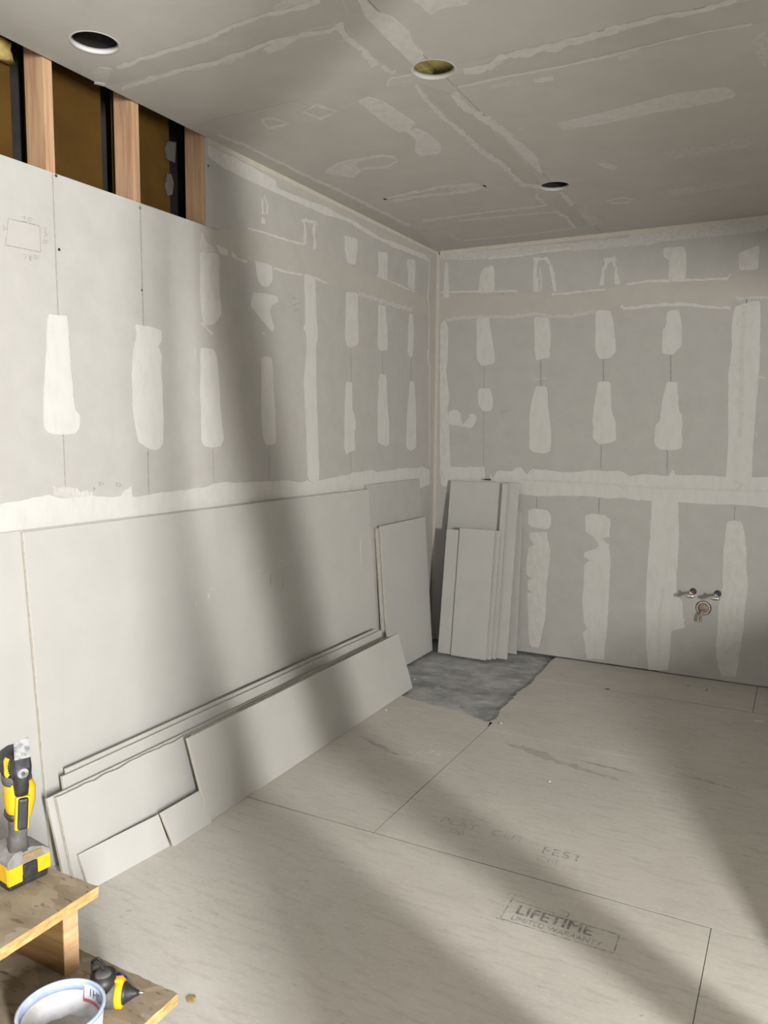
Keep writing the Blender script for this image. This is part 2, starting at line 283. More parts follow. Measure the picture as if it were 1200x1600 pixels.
('B','g',1,[20087,23069,20097,20355,20245,15184,20339,23039,20351,20336,20501,15180]),
('B','g',1,[20148,12496,20526,12389,20255,12152,20225,12725,20740,12457,20423,11985]),
('C','n',1,[1481,-30834,2754,-30945,4096,-30959,5663,-30977,7262,-31310,8506,-31315,9649,-31246,10334,-31235,1668,-31076,2930,-31180,4259,-31189,5791,-31199,7369,-31520,8616,-31521,9748,-31448,10423,-31435]),
('C','n',1,[309,-29501,1742,-29627,3634,-29672,4982,-29534,5968,-29697,7572,-29872,8899,-29781,9662,-29623,10210,-29804,525,-29773,1943,-29891,3819,-29927,5144,-29787,6100,-29940,7696,-30107,9022,-30011,9764,-29853,10267,-30022]),
('C','f',0,[52,-3116,107,-3129,138,-3100,89,-3069,26,-3071]),
('C','n',0,[0,-3055,22,-3023,0,-3010,-18,-3044]),
('C','n',0,[709,-2978,804,-3002,870,-2987,776,-2944,704,-2936]),
('C','f',0,[534,-2965,657,-2980,601,-2944,525,-2938]),
('C','f',0,[874,-3133,958,-3151,1034,-3145,949,-3189,898,-3182]),
('C','n',0,[1146,-3092,1165,-3074,1159,-3010,1188,-2954,1195,-2848,1173,-2781,1176,-2714,1160,-2671,1107,-2637,1105,-2699,1108,-2830,1116,-2933,1115,-2991]),
('C','n',1,[10094,-30016,9972,-29677,9824,-28933,9898,-28075,9779,-27282,9830,-26947,10335,-30054,10234,-29772,10108,-29129,10189,-28294,10079,-27500,10128,-27253]),
('C','n',1,[9933,-26692,10082,-26140,10264,-26142,10130,-26916,10268,-26401,10365,-26442]),
('C','n',0,[976,-2739,1008,-2705,962,-2683]),
('C','n',1,[9453,-25297,9851,-25786,10694,-25677,9429,-25389,9892,-25925,10750,-25817]),
('C','f',1,[9419,-25278,9892,-25376,10467,-25220,9464,-25408,9945,-25504,10523,-25348]),
('C','n',1,[5442,-24794,6104,-24941,6499,-24175,5665,-24027,5442,-24794,5289,-24790,6271,-25197,6649,-24181,5484,-23747,5289,-24790]),
('C','n',1,[3397,-24829,3719,-24745,4056,-24122,3178,-24124,3397,-24829,3309,-24954,3959,-25037,4146,-23994,2919,-23811,3309,-24954]),
('C','f',1,[6858,-24467,7341,-24451,7692,-24547,6921,-24593,7397,-24576,7737,-24669]),
('C','n',0,[779,-2469,839,-2488,870,-2389,877,-2263,887,-2165,818,-2102,778,-2114,768,-2226,773,-2370]),
('C','n',0,[810,-2107,864,-2119,887,-2006,877,-1883,829,-1793,729,-1806,742,-1883,800,-1987]),
('C','n',0,[201,-1807,336,-1905,461,-1907,398,-1813,384,-1742,289,-1674]),
('C','n',1,[4355,-18759,5677,-18822,6094,-18379,6147,-18061,5366,-17637,4088,-17871,4507,-19068,5829,-19124,6276,-18653,6148,-17842,5222,-17308,3913,-17541]),
('C','n',1,[532,-24314,801,-22891,838,-20524,880,-17857,1076,-15082,1154,-10940,1229,-6902,776,-24538,1053,-23126,1104,-20787,1162,-18168,1372,-15440,1474,-11372,1574,-7417]),
('C','n',1,[2552,-12595,4308,-13001,6642,-13200,8055,-12731,8487,-12661,7181,-12375,5078,-12672,3264,-12532,2552,-12595,2697,-13040,4501,-13462,6816,-13646,8232,-13174,8400,-12231,7011,-11903,4877,-12195,3029,-12043,2697,-13040]),
('C','f',0,[669,-1333,814,-1295,844,-1245,710,-1214,644,-1234]),
('C','n',1,[10341,-24857,10112,-23524,10011,-21444,10059,-19862,9943,-17307,10199,-15240,10070,-11697,10745,-10696,10555,-24982,10342,-23706,10258,-21701,10316,-20148,10219,-17668,10484,-15642,10377,-12241,11003,-11398]),
('C','n',1,[11216,-23522,11133,-21837,11466,-20173,11698,-18044,11556,-23814,11489,-22259,11825,-20687,12076,-18602]),
('C','n',0,[1164,-1886,1202,-1784,1216,-1550,1163,-1297,1156,-1406,1157,-1604]),
('C','f',0,[984,-1936,1014,-1879,1011,-1815,995,-1888]),
('C','f',1,[12423,-19035,12626,-19011,12499,-19308,12701,-19284]),
('C','n',1,[12343,-24812,13340,-24823,13968,-25277,15402,-25205,16927,-25281,18191,-25486,12499,-25335,13435,-25331,14066,-25768,15494,-25688,16980,-25748,18215,-25935]),
('C','n',1,[18190,-25547,19161,-25592,20442,-25457,21346,-25597,18216,-25875,19180,-25912,20443,-25773,21328,-25904]),
('C','n',1,[11714,-23957,13234,-23990,15439,-23855,17217,-23876,18813,-24056,20290,-24117,21673,-23963,11770,-24137,13282,-24165,15471,-24025,17236,-24041,18821,-24215,20293,-24270,21671,-24114]),
('C','n',1,[14396,-23102,15087,-23015,14478,-23438,15160,-23349]),
('C','f',1,[17465,-23407,18241,-23579,17499,-23885,18262,-24045]),
('C','f',1,[12771,-23402,13958,-23251,12866,-23715,14039,-23561]),
('C','n',0,[1282,-3025,1442,-2943,1420,-2913,1335,-2936,1303,-2912,1293,-2938,1296,-2967]),
('C','f',0,[2177,-2321,2210,-2349,2199,-2046,2180,-2083,2166,-2207,2191,-2219,2161,-2282]),
('C','n',0,[1406,-1902,1488,-1909,1685,-1941,1870,-1979,1982,-1974,2057,-1960,2083,-1901,2076,-1842,2025,-1835,1919,-1822,1789,-1836,1594,-1806,1411,-1822]),
('C','f',0,[1746,-1353,1864,-1362,1967,-1332,2037,-1403,2086,-1379,2110,-1303,2091,-1247,1987,-1255,1848,-1232,1734,-1241]),
('C','f',0,[1679,-748,1794,-782,1947,-792,2049,-769,2058,-679,1935,-651,1777,-637,1680,-641]),
('C','n',0,[1436,-1352,1487,-1316,1523,-1237,1486,-1204,1450,-1284]),
('C','n',1,[13452,-6914,14256,-7154,14797,-6580,14526,-6414,13635,-6657,13452,-6914,13472,-7250,14322,-7513,14903,-6869,14472,-6039,13549,-6288,13472,-7250]),
('C','n',1,[10492,-10272,10139,-9393,10243,-7593,10549,-10085,10300,-9596,10410,-7908]),
('C','n',1,[2495,-7585,6284,-7684,8243,-7680,9691,-7467,10274,-7535,2695,-8049,6438,-8130,8378,-8117,9811,-7901,10380,-7966]),
('C','n',1,[4444,-6701,7821,-6460,10371,-5956,4575,-7040,7926,-6790,10457,-6285]),
('C','n',1,[10304,-5887,10468,-4453,10315,-1909,10523,-6353,10695,-4871,10553,-2293]),
('C','n',1,[11486,-9555,11470,-6884,11744,-9958,11744,-7341]),
('C','f',1,[11513,-7519,12237,-6103,11706,-8082,12425,-6697]),
('C','f',0,[1169,-637,1218,-576,1226,-247,1151,-217,1143,-424]),
('C','f',1,[1986,-5615,2661,-4675,2589,-1885,2305,-6240,2992,-5268,2942,-2474]),
('C','n',1,[2895,-1921,6633,-1726,10453,-1921,3022,-2252,6731,-2048,10523,-2229]),
('L','p',1,[-32583,24337,-32559,21517,-32539,19484,-32555,24346,-32531,21524,-32510,19489]),
('L','p',1,[-32489,15236,-32479,13289,-32460,15237,-32450,13288]),
('L','p',1,[-28448,24317,-28433,21382,-28417,19582,-28412,24326,-28397,21389,-28380,19588]),
('L','p',1,[-28338,14569,-28331,12765,-28300,14569,-28293,12763]),
('L','q',1,[-24284,14578,-24239,13038,-24238,14578,-24193,13036]),
('L','q',1,[-20028,14647,-20010,12869,-19971,14647,-19953,12866]),
('L','q',1,[-11980,20225,-11888,18344,-11903,20233,-11810,18350]),
('L','q',1,[-8014,20391,-7991,19065,-7924,20399,-7901,19071]),
('L','q',1,[-3984,20383,-3874,18846,-3882,20392,-3771,18853]),
('L','q',1,[-11933,14119,-11897,12916,-11854,14118,-11819,12913]),
('B','p',1,[11976,20208,12066,18763,12022,20208,12112,18764]),
('B','p',1,[16148,20329,16220,18673,16191,20327,16263,18672]),
('B','p',1,[12067,14671,12088,13045,12113,14670,12135,13046]),
('B','p',1,[16199,14408,16246,12916,16242,14408,16290,12917]),
('B','p',1,[7828,20259,7879,18567,7878,20257,7929,18566]),
('B','q',1,[3762,20002,3754,18468,3826,19999,3819,18465]),
('B','q',1,[3790,16904,3855,13060,3854,16903,3920,13061]),
('B','p',1,[20282,11077,20289,10181,20319,11077,20326,10181]),
('B','p',1,[7805,11073,7830,10208,7852,11075,7878,10211]),
('B','p',1,[12053,11123,12060,10125,12097,11124,12104,10126]),
('L','p',1,[-34390,22383,-33182,22426,-33172,21551,-34536,21510,-34390,22383,-34400,22396,-33165,22443,-33161,21537,-34552,21494,-34400,22396]),
('L','p',1,[-33872,22541,-33765,22617,-33757,22543,-33893,22416,-33709,22437,-33882,22555,-33757,22636,-33738,22539,-33872,22427,-33706,22457]),
('L','p',1,[-33571,22629,-33654,22502,-33528,22465,-33452,22598,-33571,22629,-33565,22612,-33633,22511,-33533,22481,-33474,22588,-33565,22612]),
('L','p',1,[-33037,22358,-32910,22429,-32983,22264,-32875,22199,-33012,22100,-33043,22375,-32889,22443,-32960,22272,-32852,22202,-33000,22087]),
('L','p',1,[-33016,22000,-33072,21862,-32917,21876,-32880,22003,-33016,22000,-33004,21987,-33051,21876,-32929,21889,-32901,21989,-33004,21987]),
('L','p',1,[-33907,21313,-33741,21338,-33862,21150,-33904,21332,-33719,21347,-33843,21145]),
('L','p',1,[-33631,21338,-33548,21319,-33676,21220,-33549,21181,-33631,21338,-33653,21336,-33525,21321,-33654,21222,-33571,21180,-33653,21336]),
('L','p',1,[-33460,21364,-33380,21405,-33440,21338,-33369,21309,-33454,21270,-33466,21381,-33362,21420,-33417,21345,-33347,21310,-33446,21254]),
('L','p',1,[-33351,21238,-33235,21412,-33370,21244,-33254,21418]),
('L','p',1,[-34608,22122,-34583,21948,-34588,22130,-34563,21955]),
('L','p',1,[-34508,22136,-34563,22023,-34456,22019,-34489,22133,-34543,22034,-34450,22038]),
('L','p',1,[-31197,13196,-31118,13164,-31206,13098,-31177,13222,-31080,13162,-31178,13076]),
('L','p',1,[-30920,13363,-30839,13391,-30921,13271,-30777,13232,-30928,13394,-30800,13395,-30883,13278,-30768,13261]),
('L','p',1,[-30758,13360,-30683,13273,-30726,13377,-30651,13290]),
('L','p',1,[-30074,13296,-29989,13325,-30075,13204,-29952,13163,-30082,13327,-29948,13329,-30034,13206,-29941,13193]),
('L','p',1,[-29904,13315,-29828,13214,-29919,13167,-29869,13330,-29787,13210,-29893,13142]),
('B','q',1,[5046,16874,5180,16944,5141,16702,5026,16921,5225,16969,5193,16695]),
('B','q',1,[5359,16872,5504,16911,5343,16920,5489,16959]),
('B','q',1,[5611,16757,5606,16935,5559,16757,5554,16935]),
('L','q',1,[-17898,22274,-17593,22262,-17872,22321,-17567,22309]),
('L','q',1,[-17876,21878,-17156,22096,-17898,21919,-17179,22137]),
('L','q',1,[-17780,21606,-17265,21734,-17795,21649,-17281,21777]),
]

NAMES = {'m': 'compound_patch', 'n': 'compound_patch', 'f': 'compound_patch', 't': 'joint_tape', 'g': 'compound_seam', 'p': 'pencil_line', 'q': 'pencil_line'}
def jag(pts, seed, amp, step):
    out = []; n = len(pts)
    for i in range(n):
        a = Vector(pts[i]); b = Vector(pts[(i+1) % n]); d = b-a; L = d.length
        if L < 1e-5: continue
        k = max(1, int(L/step)); nn = Vector((-d.y, d.x))/L
        for j in range(k):
            p = a+d*(j/k)
            q = Vector((p.x*14, p.y*14, seed)); q2 = Vector((p.x*70, p.y*70, seed+5))
            out.append(p+nn*amp*(noise.noise(q)*1.0+noise.noise(q2)*.55))
    return out
def soften(p):
    if len(p) > 26: return p
    for w in (.10, .22):
        o = []
        for a, b in zip(p, p[1:]+p[:1]):
            o.append((a[0]*(1-w)+b[0]*w, a[1]*(1-w)+b[1]*w)); o.append((a[0]*w+b[0]*(1-w), a[1]*w+b[1]*(1-w)))
        p = o
    return p
BASE_OFF = {'t': .0003, 'f': .0006, 'n': .0009, 'm': .0012, 'g': .0022, 'q': .0004, 'p': .0026}
def build_marks(roots):
    cnt = {}
    for s, k, sc, c in MARKS:
        pts = [(c[i]*(1e-4 if sc else 1e-3), c[i+1]*(1e-4 if sc else 1e-3)) for i in range(0, len(c), 2)]
        i = cnt[(s, k)] = cnt.get((s, k), 0)+1
        off = BASE_OFF[k]+i*4e-6
        def P(q, o):
            return (o, q[0], q[1]) if s == 'L' else ((q[0], -o, q[1]) if s == 'B' else (q[0], q[1], H-o))
        bm = bmesh.new()
        if sc:                                    # a stroke: left and right rail
            n = len(pts)//2; Lr, Rr = pts[:n], pts[n:]
            fine_l, fine_r = [], []
            for a in range(n-1):
                l0, l1, r0, r1 = Vector(Lr[a]), Vector(Lr[a+1]), Vector(Rr[a]), Vector(Rr[a+1])
                m_ = max(1, int(max((l1-l0).length, (r1-r0).length)/(.012 if k not in 'pq' else .05)))
                for j in range(m_+(1 if a == n-2 else 0)):
                    t = j/m_; fine_l.append(l0.lerp(l1, t)); fine_r.append(r0.lerp(r1, t))
            amp = 0 if k in 'pq' else .85
            vs = []
            for l, r in zip(fine_l, fine_r):
                mid = (l+r)/2; h = (l-r)/2
                w1 = max(.12, 1+amp*(noise.noise(Vector((mid.x*25, mid.y*25, i)))+.6*noise.noise(Vector((mid.x*90, mid.y*90, i+3)))))
                w2 = max(.12, 1+amp*(noise.noise(Vector((mid.x*25, mid.y*25, i+40)))+.6*noise.noise(Vector((mid.x*90, mid.y*90, i+43)))))
                vs.append((bm.verts.new(P(mid+h*w1, off)), bm.verts.new(P(mid-h*w2, off))))
            for a, b in zip(vs, vs[1:]):
                try: bm.faces.new((a[0], a[1], b[1], b[0]))
                except ValueError: pass
            want = Vector((1, 0, 0)) if s == 'L' else (Vector((0, -1, 0)) if s == 'B' else Vector((0, 0, -1)))
            bm.normal_update()
            for f in bm.faces:
                if f.normal.dot(want) < 0: f.normal_flip()
            r = bmesh.ops.extrude_face_region(bm, geom=bm.faces[:])
            top = [v for v in r['geom'] if isinstance(v, bmesh.types.BMVert)]
            for v in top: v.co += want*.0002
        else:
            q = jag(soften(pts) if k != 't' else pts, i+.37, .005 if k != 't' else .003, .012)
            vo, _, fo, _, _, _ = delaunay_2d_cdt(q, [], [list(range(len(q)))], 1, 1e-6)
            vs = [bm.verts.new(P(p, off)) for p in vo]; ws = {}
            for f in fo: bm.faces.new([vs[a] for a in f])
            low = lambda v: ws.setdefault(v, bm.verts.new(P(vo[v], 1e-5))) if v not in ws else ws[v]
            edges = {}
            for f in fo:
                for a, b in zip(f, f[1:]+f[:1]): edges[(min(a, b), max(a, b))] = edges.get((min(a, b), max(a, b)), 0)+1
            for (a, b), c_ in edges.items():
                if c_ == 1: bm.faces.new((vs[a], vs[b], low(b), low(a)))
            for v in [v for v in bm.verts if not v.link_faces]: bm.verts.remove(v)
        obj(NAMES[k], bm, m_mud[k], roots[s])
def cut_holes(o, cutters):
    for c in cutters:
        md = o.modifiers.new('cut', 'BOOLEAN'); md.object = c; md.operation = 'DIFFERENCE'; md.solver = 'EXACT'
    dg = bpy.context.evaluated_depsgraph_get(); me = bpy.data.meshes.new_from_object(o.evaluated_get(dg)); o.modifiers.clear(); o.data = me
def cyl_cutter(p0, p1, r):
    bm = bmesh.new(); tube(bm, p0, p1, r, n=40); return obj('cutter', bm, m_dark)
# ---------------------------------------------------------------- the setting: floor
floor = struct(obj('floor', B(-.3, 4.9, -7.2, .3, -.2, -.017), m_conc), 'bare grey concrete slab seen in the corner patch')
g = .0018
def jag_panel(pts, jx):
    """floor panel outline; edges whose index is in jx are torn and ragged"""
    out = []
    for i in range(len(pts)):
        a = Vector(pts[i]); b = Vector(pts[(i+1) % len(pts)])
        if i in jx:
            n = int((b-a).length/.012); d = (b-a).normalized(); nn = Vector((-d.y, d.x))
            for j in range(n):
                p = a.lerp(b, j/n); w = min(1, j/4, (n-j)/4)
                out.append(p+nn*w*(.045*noise.noise(Vector((p.x*4.2, p.y*4.2, 3)))+.014*noise.noise(Vector((p.x*35, p.y*35, 1)))))
        else: out.append(a)
    return [(p.x, p.y) for p in out]
FP = [([(0, -2.693+g), (1.0-g, -2.693+g), (1.0-g, -1.375), (0, -1.16)], (2,)),
      ([(1.0+g, -2.693+g), (4.8, -2.693+g), (4.8, -1.482), (1.0+g, -1.482)], ()),
      ([(1.0+g, -1.479), (4.8, -1.479), (4.8, -.527), (.965, -.527), (.98, -1.36)], (3,)),
      ([(.965, -.524), (2.212-g, -.506), (2.212-g, -.004), (.95, -.004)], (3,)),
      ([(2.212+g, -.506), (4.8, -.506), (4.8, -.004), (2.212+g, -.004)], ()),
      ([(0, -7), (2.212-g, -7), (2.212-g, -2.697), (0, -2.697)], ()),
      ([(2.212+g*.4, -7), (4.8, -7), (4.8, -2.695), (2.212+g*.4, -2.695)], ())]
for pts, jx in FP:
    bm = prism(jag_panel(pts, jx), -.016, 0, 'XY'); bmesh.ops.triangulate(bm, faces=[f for f in bm.faces if len(f.verts) > 4])
    obj('floor_panel', bm, m_floor, floor)
m_joint = mat('dark joint strip', (.075, .068, .06), .9, 60, (.13, .12, .105), 1)
for a, b, c, d in ((0, 1.0, -2.697, -2.6915), (1.0, 4.8, -2.697, -2.6915), (.9985, 1.0015, -2.69, -1.38), (1.0, 4.8, -1.482, -1.479), (.97, 4.8, -.527, -.5235), (2.2105, 2.2135, -.506, -.004), (2.2105, 2.2135, -7, -2.70)):
    obj('joint_shade', B(a, b, c-.0004, d+.0004, -.0168, -.0016), m_joint, floor)  # dark strips set in the gaps to give them their shade
def lettering(txt, x, y, size, m, rz=0, sx=1, bold=0):
    c = bpy.data.curves.new('lettering', 'FONT'); c.body = txt; c.size = size; c.extrude = .0002; c.offset = bold; c.align_x = 'LEFT'
    c.materials.append(m); o = bpy.data.objects.new('lettering', c); COL.objects.link(o); o.parent = floor
    o.location = (x, y, .0004); o.rotation_euler = (0, 0, rz); o.scale = (sx, 1, 1); return o
lettering('LIFETIME', 1.642, -2.918, .070, m_inkb, .01, .92)
lettering('LIFETIME', 1.6445, -2.9195, .070, m_inkb, .01, .92).location.z = .0009
lettering('LIMITED WARRANTY', 1.642, -2.957, .036, m_ink, .01, .84)
lettering('PLAT', 1.185, -2.492, .066, m_inkf, .0, 1.05)
lettering('CUT', 1.395, -2.488, .066, m_inkf, .0, 1.05)
lettering('FEST', 1.607, -2.520, .066, m_ink, .03, 1.15)
lettering('TIB', 1.24, -2.552, .05, m_inkf, .0, 1)
lettering('CM', 1.605, -2.578, .05, m_inkf, .02, 1.1)
bm = bmesh.new()
for a, b in (((1.613, -2.822), (1.613, -2.97)), ((1.613, -2.852), (1.80, -2.86)), ((1.80, -2.86), (1.80, -2.835)), ((1.80, -2.835), (1.765, -2.83)), ((1.80, -2.87), (1.965, -2.868)), ((1.965, -2.868), (1.968, -2.965)), ((1.613, -2.968), (1.968, -2.965)), ((1.60, -2.972), (1.625, -2.972))):
    A, Bq = Vector(a), Vector(b); d = (Bq-A).normalized(); nn = Vector((-d.y, d.x))*.0022
    v = [bm.verts.new((*p, .0005)) for p in (A+nn, A-nn, Bq-nn, Bq+nn)]; bm.faces.new(v)
obj('stamp_frame', bm, m_ink, floor)
# dark smeared mark and small scuffs on the underlayment
def smear(x0, y0, x1, y1, w, m, name='scuff', seed=0):
    bm = bmesh.new(); a, b = Vector((x0, y0)), Vector((x1, y1)); n = max(6, int((b-a).length/.01)); d = (b-a).normalized(); nn = Vector((-d.y, d.x)); vs = []
    for i in range(n+1):
        p = a.lerp(b, i/n); e = math.sin(math.pi*min(1, max(.04, i/n)))**.5
        w1 = w*e*max(.08, .55+.6*noise.noise(Vector((p.x*30, p.y*30, seed)))); w2 = w*e*max(.08, .55+.6*noise.noise(Vector((p.x*30, p.y*30, seed+9)))); dz = .0003+seed*2e-5
        vs.append((bm.verts.new((*(p+nn*w1), dz)), bm.verts.new((*(p-nn*w2), dz))))
    for q, r in zip(vs, vs[1:]): bm.faces.new((q[0], q[1], r[1], r[0]))
    return obj(name, bm, m, floor)
m_smear = mat('grey smudge', (.36, .35, .33), .7, 24, (.485, .46, .42), 1, lo=.40, hi=.62)
m_dust = mat('white dust', (.62, .60, .56), .8, 30, (.55, .52, .47), 1, lo=.40, hi=.60)
for q in ((1.15, -1.61, 1.42, -1.655, .045, 1), (1.27, -1.655, 1.58, -1.72, .040, 2), (1.42, -1.70, 1.74, -1.755, .028, 3), (1.64, -1.75, 1.77, -1.762, .014, 4), (1.50, -1.63, 1.80, -1.66, .02, 5), (1.95, -1.55, 2.2, -1.60, .02, 6), (.5, -1.9, .75, -2.0, .025, 9)): smear(q[0], q[1], q[2], q[3], q[4], m_smear, seed=q[5])
smear(.78, -1.95, 1.0, -1.83, .035, m_dust, 'dust_smear', 5); smear(.70, -2.02, .95, -2.0, .03, m_dust, 'dust_smear', 6)
smear(1.5, -1.58, 1.95, -1.62, .015, m_dust, 'dust_smear', 7)
rs = random.Random(3)
for i in range(60):
    x, y = rs.uniform(.5, 2.35), rs.uniform(-3.7, -.7); L = rs.uniform(.008, .03); a = rs.gauss(.1, .5)
    smear(x, y, x+L*math.cos(a), y+L*math.sin(a), rs.uniform(.0015, .0035), m_mud['q'], 'scuff', i)
# ---------------------------------------------------------------- left wall: sheathing, studs, drywall panels
wl = struct(obj('wall_left', B(-.34, -.30, -7.2, .3, 0, 3.2), m_dark), 'left wall of taped grey drywall with an unfinished strip along the top')
T = .0127
LP = [(-1.6245, 0, 1.2215, 2.439), (-4.062, -1.6275, 1.2215, 2.439), (-6.5, -4.065, 1.2215, 2.439), (-2.4385, 0, 2.4405, H),
      (-2.44, 0, .01, 1.2205), (-4.88, -2.442, .01, 1.2205), (-6.5, -4.882, .01, 1.2205)]
for y0, y1, z0, z1 in LP: obj('drywall_panel', B(-T, 0, y0, y1, z0, z1), m_wall, wl)
for k in range(0, 16):
    y = -.4064*k; obj('stud', B(-.108, -T-.0005, y-.019, y+.019, .04, 3.1), m_stud, wl)
obj('bottom_plate', B(-.108, -T-.0005, -6.5, .0, 0, .038), m_stud, wl)
for k, (a, b, z0) in {6: (.05, .36, 2.35), 7: (.105, .385, 2.35), 8: (.10, .385, 2.35), 9: (.1, .385, 2.35)}.items():
    y = -.4064*(k+1); obj('backing_panel', B(-.165, -.155, y+.019, y+.019+(b-.04 if k != 6 else .32), 2.25, 3.05), m_back, wl)
bm = bmesh.new(); bmesh.ops.create_icosphere(bm, subdivisions=3, radius=1)
for v in bm.verts: v.co = Vector((v.co.x*.05, v.co.y*.13, v.co.z*.05))*(1+.35*noise.noise(v.co*2.2))
obj('insulation_batt', bm, m_insul, wl, True, (-.12, -3.44, 2.83))
# a pale mounting plate at the edge of the third bay
bm = prism([(-2.545, 2.60), (-2.53, 2.66), (-2.505, 2.665), (-2.49, 2.63), (-2.50, 2.58), (-2.53, 2.565)], -.15, -.146, 'YZ'); obj('metal_strap', bm, m_strap, wl)
bm = prism([(-2.545, 2.76), (-2.52, 2.80), (-2.47, 2.81), (-2.48, 2.72), (-2.53, 2.72)], -.15, -.146, 'YZ'); obj('metal_strap', bm, m_strap, wl)
for y, z in ((-3.252, 2.43), (-3.252, 2.185), (-2.846, 2.42), (-2.846, 2.125)):
    pass
# ---------------------------------------------------------------- back wall
wb = struct(obj('wall_back', B(-.3, 4.9, .10, .14, 0, 3.2), m_dark), 'back wall of taped grey drywall with a plumbing rough-in')
BP = [(0, 2.0305, 1.2215, 2.439), (2.0335, 4.4, 1.2215, 2.439), (0, 2.44, 2.4405, H), (2.442, 4.4, 2.4405, H), (.02, 1.624, .007, 1.2205), (1.6275, 4.4, .004, 1.2205)]
back_panels = []
for x0, x1, z0, z1 in BP: back_panels.append(obj('drywall_panel', B(x0, x1, 0, T, z0, z1), m_wall, wb))
cuts = [cyl_cutter((1.8147, -.02, .5526), (1.8147, .05, .5526), .0205), cyl_cutter((1.958, -.02, .5535), (1.958, .05, .5535), .0205), cyl_cutter((1.880, -.02, .4535), (1.880, .05, .4535), .046)]
cut_holes(back_panels[5], cuts)
for c in cuts: bpy.data.objects.remove(c)
# corner beads
obj('corner_bead', B(.0012, .026, -.0012, -.0002, .0, H-.001), m_bead, wb)
obj('corner_bead', B(.02, 4.4, -.0012, -.0002, H-.026, H-.0005), m_bead, wb)
obj('corner_bead', B(.0002, .0012, -2.43, -.002, H-.024, H-.0005), m_bead, wl)
# ---------------------------------------------------------------- right partition with a wide opening (beyond the frame)
struct(obj('wall_right', B(3.45, 3.57, -2.2, .0, 0, H), m_wall))
# ---------------------------------------------------------------- ceiling
ce = struct(obj('ceiling', B(-.3, 5.1, -7.2, .3, H+.27, H+.30), m_deck), 'taped grey drywall ceiling with three round cut-outs for lights')
CPn = [(0, 1.1655, -.60, 0), (0, 1.1655, -2.575, -.603), (0, 1.1655, -5.0, -2.578), (1.1685, 4.4, -2.575, 0), (1.1685, 4.4, -5.0, -2.578), (0, 4.4, -7.1, -5.003)]
HOLES = [(.2335, -3.261), (1.1525, -2.572), (1.1635, -1.085)]
cps = [obj('drywall_panel', B(a, b, c, d, H, H+.0155), m_ceil, ce) for a, b, c, d in CPn]
cutc = [cyl_cutter((x, y, H-.03), (x, y, H+.05), .075) for x, y in HOLES]
cut_holes(cps[2], [cutc[0], cutc[1]]); cut_holes(cps[1], [cutc[1], cutc[2]]); cut_holes(cps[3], [cutc[1], cutc[2]]); cut_holes(cps[4], [cutc[1]])
for c in cutc: bpy.data.objects.remove(c)
for k in range(0, 17):
    y = -.10-.4064*k
    if k == 6: continue
    if k == 8: y = -3.40
    obj('joist', B(.0, 4.4, y-.019, y+.019, H+.017, H+.268), m_deck, ce)
for x, y in HOLES:                                 # white cut rim of each opening
    bm = lathe([(.0752, H-.0006), (.081, H-.0008), (.081, H-.0002), (.0752, H-.0002), (.0752, H-.0006)], n=48)
    for v in bm.verts: v.co.x += x; v.co.y += y
    obj('cutout_rim', bm, m_mud['m'], ce, True)
    bm = lathe([(.0749, H), (.0749, H+.0155), (.0735, H+.0155), (.0735, H), (.0749, H)], n=48)
    for v in bm.verts: v.co.x += x; v.co.y += y
    obj('cutout_edge', bm, m_mud['m'], ce, True)
for x, y in (HOLES[0], HOLES[2]):
    bm = lathe([(.088, H+.016), (.088, H+.15), (.0001, H+.155)], n=36)
    for v in bm.verts: v.co.x += x; v.co.y += y
    obj('dark_cup', bm, m_dark, ce, True)  # black cup added above the hole, its colour standing in for cavity shade
for k in range(5):
    bm = B(HOLES[1][0]-.35, HOLES[1][0]+.35, HOLES[1][1]-.10+.062*k, HOLES[1][1]-.042+.062*k, H+.05, H+.065, bevel=.003); obj('lath_board', bm, m_deck, ce)
build_marks({'L': wl, 'B': wb, 'C': ce})
def screw(p, ax, parent):
    bm = bmesh.new(); tube(bm, p, Vector(p)+Vector(ax)*.0008, .0055, n=10); obj('screw_head', bm, m_screw, parent)
for y, z in ((-3.2405, 2.432), (-3.238, 2.179), (-2.842, 2.42), (-2.842, 2.1)): screw((0.0008, y, z), (1, 0, 0), wl)
screw((.0008, -2.43, 2.70), (1, 0, 0), wl)
# ---------------------------------------------------------------- leaning drywall
def board(name, p0, p1, top, label, cat='drywall sheet', group=None, thick=.0127, rag=0, mats=None):
    """flat board: front face bottom corners p0, p1 (x, y, z) and the shift from p0 to the top corner; thickness goes behind the front"""
    p0, p1, top = Vector(p0), Vector(p1), Vector(top)
    e = (p1-p0); L = e.length; e.normalize(); v = top-e*top.dot(e); h = v.length; v.normalize(); n = e.cross(v)
    bm = bmesh.new(); N = max(1, int(L/.02)) if rag else 1
    bot, tp = [], []
    for i in range(N+1):
        s = L*i/N; dz = rag*noise.noise(Vector((s*22, 5, h*31))) if rag else 0
        bot.append(p0+e*s); tp.append(p0+e*s+v*(h+dz))
    F = [bm.verts.new(p) for p in bot+tp[::-1]]; Bk = [bm.verts.new(p-n*thick) for p in bot+tp[::-1]]
    f = bm.faces.new(F); f.material_index = 0; f = bm.faces.new(Bk[::-1]); f.material_index = 0
    m = len(F)
    for i in range(m):
        f = bm.faces.new((F[i], F[(i+1) % m], Bk[(i+1) % m], Bk[i])); f.material_index = 1
    me = bpy.data.meshes.new(name); bmesh.ops.recalc_face_normals(bm, faces=bm.faces); 
    if not rag: bmesh.ops.bevel(bm, geom=bm.edges[:], offset=.0012, segments=1, affect='EDGES')
    bm.to_mesh(me); bm.free()
    o = link(name, me, mats or [m_sheet, m_core]); tag(o, label, cat, group); return o
